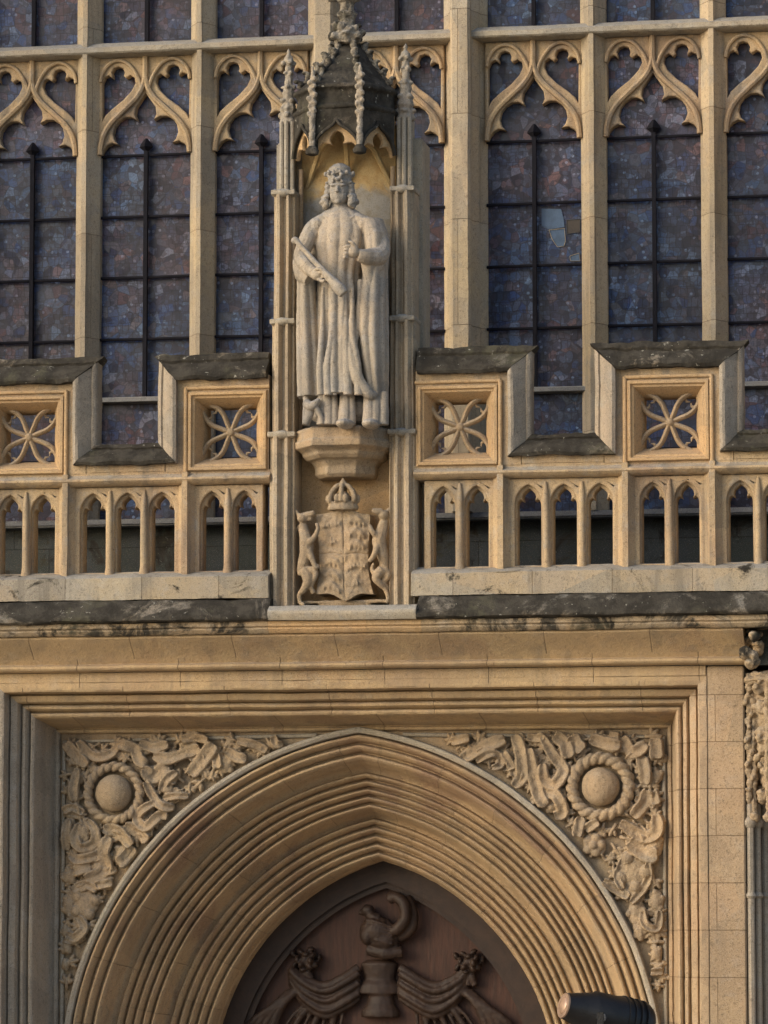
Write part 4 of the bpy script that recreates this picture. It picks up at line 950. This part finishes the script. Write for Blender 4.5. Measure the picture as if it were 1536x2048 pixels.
# hair: short at the brow, falling in curls at the jaw
H = MB()
for s_ in (-1, 1):
    H.tube(smoothpath([hd + HS * Vector((s_ * .080, -.03, .075)), hd + HS * Vector((s_ * .098, -.02, .04)), hd + HS * Vector((s_ * .100, -.015, -.02)), hd + HS * Vector((s_ * .106, -.02, -.06))], 4), [.014] * 12 + [.02], 8)
    for dx, dy, dz, r in ((.106, -.035, -.050, .028), (.124, -.01, -.055, .034), (.118, -.04, -.090, .032), (.140, -.005, -.095, .034), (.106, -.055, -.118, .024), (.122, -.02, -.13, .028), (.10, .0, .0, .034), (.112, .01, -.03, .030), (.096, .0, .045, .034)):
        H.ell(hd + HS * Vector((s_ * dx, dy, dz)), (r, r * 1.1, r * .85))
H.ell(hd + HS * Vector((0, .05, .03)), (.105, .09, .12))
carve(H, 'hair', 'statue', st, .006, 1, .008, 30)
K = MB(); cz = hd + HS * Vector((0, .015, .085))
K.lathe(tuple(cz), [(.088, -.030), (.098, -.022), (.100, .005), (.093, .012), (.094, .04), (.101, .05), (.099, .064), (.09, .075), (.085, .115), (.05, .145), (.01, .155)], 24)
for k in range(9):
    an = k * .698 - 1.571; p = cz + Vector((math.cos(an) * .112, math.sin(an) * .112, .08)); K.ell(p + Vector((0, 0, -.012)), (.016, .014, .02))
    K.ell(cz + Vector((math.cos(an + .35) * .112, math.sin(an + .35) * .112, -.008)), (.013, .010, .011))
for a in range(8):
    an = a * .785; K.ell(cz + Vector((math.cos(an) * .034, -.112, .045 + math.sin(an) * .036)), (.017, .018, .016))
carve(K, 'crown', 'statue', st, .006, 1, .004, 26)
Z = MB(); chain(Z, [(591, 481, .30, .030), (600, 490, .315, .020), (632, 526, .36, .022), (660, 556, .40, .034), (678, 576, .42, .050), (688, 588, .42, .040)])
Z.ell(sp_(590, 481, .30), (.032, .03, .03)); carve(Z, 'sceptre', 'statue', st, .007, 1, .003)

# ------------------------------------------------------------------ coat of arms under the statue
ca = thing('coat_of_arms', (0, -.5, 6.5), 'carved stone shield with crown and two upright beasts below the statue', 'coat of arms')
YA = -.62
def ap(px, py, d=0.): return at(px, py, YA - d)
# shield: curved plate, flared foot
sh = MB(); rows = [(1024, 634, 740, 0), (1040, 632, 740, .01), (1080, 637, 738, .03), (1120, 639, 736, .045), (1150, 638, 738, .05), (1175, 634, 743, .05), (1192, 632, 748, .045)]
gr = []; nx = 40
for py, l, r, bul in rows: pass
ny = 70; V = []; 
def edge(py):
    for a, b in zip(rows, rows[1:]):
        if a[0] <= py <= b[0]:
            t = (py - a[0]) / (b[0] - a[0]); return [a[i] + (b[i] - a[i]) * t for i in range(4)]
    return rows[-1]
def relief(u, v):
    # quartered: charges raised in each quarter (three leopards in two of them, fleurs in the others)
    h = 0.
    if abs(u - .5) < .012 or abs(v - .5) < .010: h -= .008
    qx, qy = int(u > .5), int(v > .5); uu = (u % .5) / .5; vv = (v % .5) / .5
    if (qx + qy) % 2:
        for k in range(3):
            cy = .2 + k * .29; d = ((uu - .5) / .36) ** 2 + ((vv - cy - .03 * math.sin(uu * 9)) / .085) ** 2
            h += .020 * math.exp(-d * d); 
            for lx in (.25, .45, .62, .78): h += .014 * math.exp(-(((uu - lx) / .05) ** 2 + ((vv - cy - .09) / .05) ** 2))
    else:
        for cx, cy in ((.3, .28), (.72, .28), (.5, .7)):
            h += .020 * math.exp(-(((uu - cx) / .06) ** 2 + ((vv - cy) / .13) ** 2))
            for s in (-1, 1): h += .018 * math.exp(-(((uu - cx - s * .13) / .06) ** 2 + ((vv - cy + .02 - abs(uu - cx) * .3) / .07) ** 2))
            h += .012 * math.exp(-(((uu - cx) / .12) ** 2 + ((vv - cy - .05) / .03) ** 2))
    return h
for j in range(ny + 1):
    v = j / ny; row = []
    for i in range(nx + 1):
        u = i / nx; top = 1026 - 8 * math.exp(-((u - .5) / .25) ** 2) + 6 * abs(u - .5); bot = 1188 + 14 * (1 - abs(u - .5) * 2) ** 1.3 - 6 * math.sin(u * math.pi * 2) ** 2
        py = top + (bot - top) * v; e = edge(py); px = e[1] + (e[2] - e[1]) * u
        p = ap(px, py, .06 + .05 * math.cos((u - .5) * 2.4) + .03 * v * v + relief(u, v) + .010 * noise.noise(Vector((u * 9, v * 11, 3))) + .006 * noise.noise(Vector((u * 30, v * 34, 3)))); row.append(p)
    gr.append(row)
vs = [p for r in gr for p in r]; W = nx + 1; fs = [(j * W + i, j * W + i + 1, (j + 1) * W + i + 1, (j + 1) * W + i) for j in range(ny) for i in range(nx)]
n0 = len(vs); vs += [Vector((p.x, YA + .13, p.z)) for p in vs]; border = [i for i in range(W)] + [j * W + nx for j in range(1, ny + 1)] + [ny * W + i for i in range(nx - 1, -1, -1)] + [j * W for j in range(ny - 1, 0, -1)]
for a, b in zip(border, border[1:] + border[:1]): fs.append((a, b, b + n0, a + n0))
sh.add(vs, fs); sh.obj('shield', 'carved', ca, 60)
k = MB(); c = ap(686, 1012, .10)
k.lathe(tuple(c), [(.115, -.035), (.125, -.02), (.12, 0), (.112, .015), (.12, .03)], 18, .7)
for a in range(10):
    an = a * .628; k.ell(c + Vector((math.cos(an) * .118, math.sin(an) * .085, .055)), (.022, .02, .035))
for an in (-1.571, -.55, -2.59, .55, 2.59, 1.571):
    k.tube(smoothpath([c + Vector((math.cos(an) * .11, math.sin(an) * .08, .03)), c + Vector((math.cos(an) * .10, math.sin(an) * .075, .10)), c + Vector((math.cos(an) * .05, math.sin(an) * .04, .155)), c + Vector((0, 0, .165))], 4), .020, 8)
k.ell(c + Vector((0, 0, .18)), .028); k.ell(c + Vector((0, 0, .205)), (.012, .012, .02)); k.lathe(tuple(c + Vector((0, 0, .02))), [(.08, 0), (.07, .05), (.03, .09)], 12, .7)
carve(k, 'crown', 'carved', ca, .006, 1, .003, 22)
def chainA(mb, pts, n=10): mb.tube(smoothpath([ap(a, b, d) for a, b, d, r in pts], 5), [x for i in range(len(pts) - 1) for x in [pts[i][3] + (pts[i + 1][3] - pts[i][3]) * q / 5 for q in range(5)]] + [pts[-1][3]], n)
bs = MB()                                  # the beast on the left
chainA(bs, [(606, 1048, .10, .034), (608, 1062, .11, .042), (613, 1085, .13, .058), (612, 1110, .13, .055), (606, 1135, .11, .048), (606, 1150, .10, .045)])
bs.ell(ap(606, 1036, .11), (.048, .06, .042)); chainA(bs, [(610, 1032, .12, .035), (622, 1028, .14, .026), (630, 1025, .14, .018)]); chainA(bs, [(612, 1038, .12, .022), (624, 1038, .14, .012)])
chainA(bs, [(597, 1030, .10, .018), (591, 1019, .09, .008)])
chainA(bs, [(618, 1085, .16, .030), (628, 1075, .18, .022), (636, 1058, .17, .017), (633, 1047, .15, .014)])
chainA(bs, [(618, 1100, .16, .030), (625, 1120, .18, .022), (632, 1135, .18, .018), (638, 1130, .17, .016)])
chainA(bs, [(610, 1140, .13, .050), (616, 1160, .15, .044), (608, 1178, .14, .028), (599, 1190, .12, .020), (601, 1206, .12, .018), (609, 1210, .14, .016)])
chainA(bs, [(604, 1145, .12, .04), (625, 1140, .15, .03), (632, 1150, .16, .02), (622, 1172, .14, .02), (628, 1186, .12, .02)])
chainA(bs, [(600, 1150, .08, .018), (590, 1130, .07, .014), (588, 1090, .07, .013), (593, 1062, .07, .012), (599, 1052, .08, .016)])
carve(bs, 'beast', 'carved', ca, .0065, 1, .003, 18)
bs = MB()                                  # the greyhound on the right
chainA(bs, [(768, 1042, .10, .036), (764, 1060, .12, .045), (758, 1082, .13, .058), (764, 1105, .12, .048), (768, 1128, .11, .038), (766, 1146, .11, .042)])
bs.ell(ap(767, 1030, .11), (.042, .055, .042)); chainA(bs, [(762, 1024, .13, .032), (752, 1022, .15, .024), (744, 1020, .15, .016)]); chainA(bs, [(774, 1024, .10, .018), (780, 1016, .10, .010)])
chainA(bs, [(754, 1090, .16, .030), (750, 1105, .18, .024), (743, 1118, .18, .019), (738, 1122, .17, .018)])
chainA(bs, [(752, 1072, .16, .026), (744, 1062, .18, .020), (740, 1050, .16, .015)])
chainA(bs, [(764, 1140, .13, .046), (752, 1154, .15, .036), (758, 1166, .14, .026), (770, 1178, .12, .018), (776, 1196, .12, .016), (772, 1206, .13, .016)])
chainA(bs, [(768, 1140, .12, .042), (776, 1152, .12, .030), (768, 1164, .11, .022), (778, 1180, .09, .016)])
chainA(bs, [(752, 1150, .12, .03), (744, 1138, .12, .016), (748, 1126, .11, .012)])
carve(bs, 'greyhound', 'carved', ca, .0065, 1, .003, 18)
b = MB(); b.box(-.37, .37, YA - .08, -.474, 6.502, 6.525); chainA(b, [(640, 1216, .04, .03), (686, 1208, .05, .035), (740, 1214, .04, .03)]); carve(b, 'base', 'carved', ca, .008, 1, .006)

# ------------------------------------------------------------------ carved canopy on the pier at the right
sc_ = thing('side_canopy', (3.3, -.3, 4.4), 'weathered crocketed stone canopy over an empty niche beside the right jamb', 'niche canopy')
def q_(px, py, d=0.): q = at(px, py, -.45); q.y -= d; return q
cb = MB()
cx0, cy0 = 3.56, -.42
for z0, z1, r0, r1 in ((4.92, 5.84, .34, .40), (5.84, 5.93, .45, .42)):
    cb.lathe((cx0, cy0, z0), [(r0, 0), (r0 + .03, .03), (r0, .06), ((r0 + r1) / 2, (z1 - z0) / 2), (r1, z1 - z0)], 8, 1., .39)
for k in range(5):
    an = -2.95 + k * .5
    for z in (5.0, 5.16, 5.32, 5.48, 5.64, 5.78):
        r = .36 + (z - 5) * .06; p = Vector((cx0 + r * math.cos(an), cy0 + r * math.sin(an), z + random.uniform(-.03, .03)))
        cb.ell(p, (random.uniform(.03, .055), .05, random.uniform(.03, .07)))
        for q in range(3): cb.ell(p + Vector((random.uniform(-.05, .05), random.uniform(-.05, .0), random.uniform(-.07, .07))), random.uniform(.018, .036))
for k in range(5):
    an = -2.75 + k * .5; p = Vector((cx0 + .40 * math.cos(an), cy0 + .40 * math.sin(an), 0)); cb.tube([p + Vector((0, 0, 4.84)), p + Vector((0, 0, 5.84))], .024, 8); cb.ell(p + Vector((0, 0, 4.82)), .045)
carve(cb, 'canopy_head', 'carved', sc_, .009, 1, .020, 16)
b = MB()
for x, y, r in ((3.155, -.56, .030), (3.205, -.50, .026), (3.25, -.40, .03)):
    b.tube([(x, y, 0), (x, y, 4.92)], r, 8); b.lathe((x, y, 4.74), [(r, 0), (r + .022, .025), (r + .022, .05), (r, .08)], 10); b.lathe((x, y, 4.20), [(r, 0), (r + .016, .02), (r, .05)], 10)
b.obj('niche_shafts', 'jamb', sc_, 40)
b = MB()
for k in range(10):
    z = 4.98 + k * .095; b.ell((3.15 + .012 * (k % 2), -.57, z), (.032, .04, .045)); b.ell((3.125 + random.uniform(0, .06), -.60, z + .05), (.022, .026, random.uniform(.015, .035)))
b.tube([(3.16, -.55, 4.85), (3.16, -.55, 5.92)], .032, 8); carve(b, 'crocketed_edge', 'carved', sc_, .007, 1, .014, 24)
b = MB()
for k in range(16): b.ell((3.19 + random.uniform(-.05, .06), -.72 + random.uniform(-.15, .12), 5.98 + k * .017), (.045, .06, random.uniform(.02, .05)))
carve(b, 'broken_end', 'crust_half', sc_, .008, 1, .018, 18)

# ------------------------------------------------------------------ floodlight in front of the arch
YF = -2.0
fl = thing('floodlight', tuple(Vector((at(1215, 2048, YF).x, YF, 0))), 'black cylindrical floodlight with a copper ringed lens, low before the archway', 'floodlight')
def fp(px, py, d=0.): q = at(px, py, YF); q.y -= d; return q
a = fp(1133, 2011, .10); d = Vector((.80, .52, -.24)).normalized(); e = a + d * .68
b = MB(); L = (e - a).length
b.tube([a, a + d * .03, a + d * .05, a + d * .20, a + d * .22, a + d * .40, a + d * .42, a + d * (L - .03), e], [.096, .102, .108, .150, .165, .172, .178, .172, .150], 28)
b.obj('housing', 'black', fl, 35)
b = MB(); b.tube([a - d * .012, a + d * .02], [.092, .096], 24); b.obj('lens_ring', 'copper', fl, 35)
b = MB(); b.ell(a - d * .010, (.02, .066, .066), rot=d.to_track_quat('X', 'Z').to_matrix(), n=20, m=9); b.obj('lens', 'lens', fl, 180)
b = MB(); mid = a + d * .34
for s in (-1, 1):
    o = Vector((0, s * .21, 0)); b.box(mid.x - .025, mid.x + .025, YF + s * .21 - .008, YF + s * .21 + .008, mid.z - .30, mid.z + .04)
b.box(mid.x - .025, mid.x + .025, YF - .215, YF + .215, mid.z - .31, mid.z - .298); b.obj('bracket', 'black', fl, bevel=.003)
b = MB()
for k in range(4): c = a + d * (.45 + k * .05); b.tube([c, c + d * .012], .188, 28)
b.obj('cooling_fin', 'black', fl, 35)
b = MB(); b.tube([(mid.x, YF, 0), (mid.x, YF, mid.z - .29)], .04, 12); b.lathe((mid.x, YF, 0), [(.14, .0), (.14, .015), (.06, .03)], 16); b.obj('post', 'black', fl, 40)
b = MB(); c = a + d * .60; b.tube(smoothpath([c, c + Vector((.10, .05, -.10)), Vector((mid.x + .10, YF + .06, mid.z - .45)), Vector((mid.x + .045, YF, mid.z - .8)), Vector((mid.x + .045, YF, .05))], 6), .012, 8); b.obj('cable', 'black', fl, 180)
b = MB(); b.tube([mid + Vector((0, -.235, 0)), mid + Vector((0, -.205, 0))], .035, 12); b.tube([mid + Vector((0, .205, 0)), mid + Vector((0, .235, 0))], .035, 12); b.obj('clamp_knob', 'lead', fl, 35)
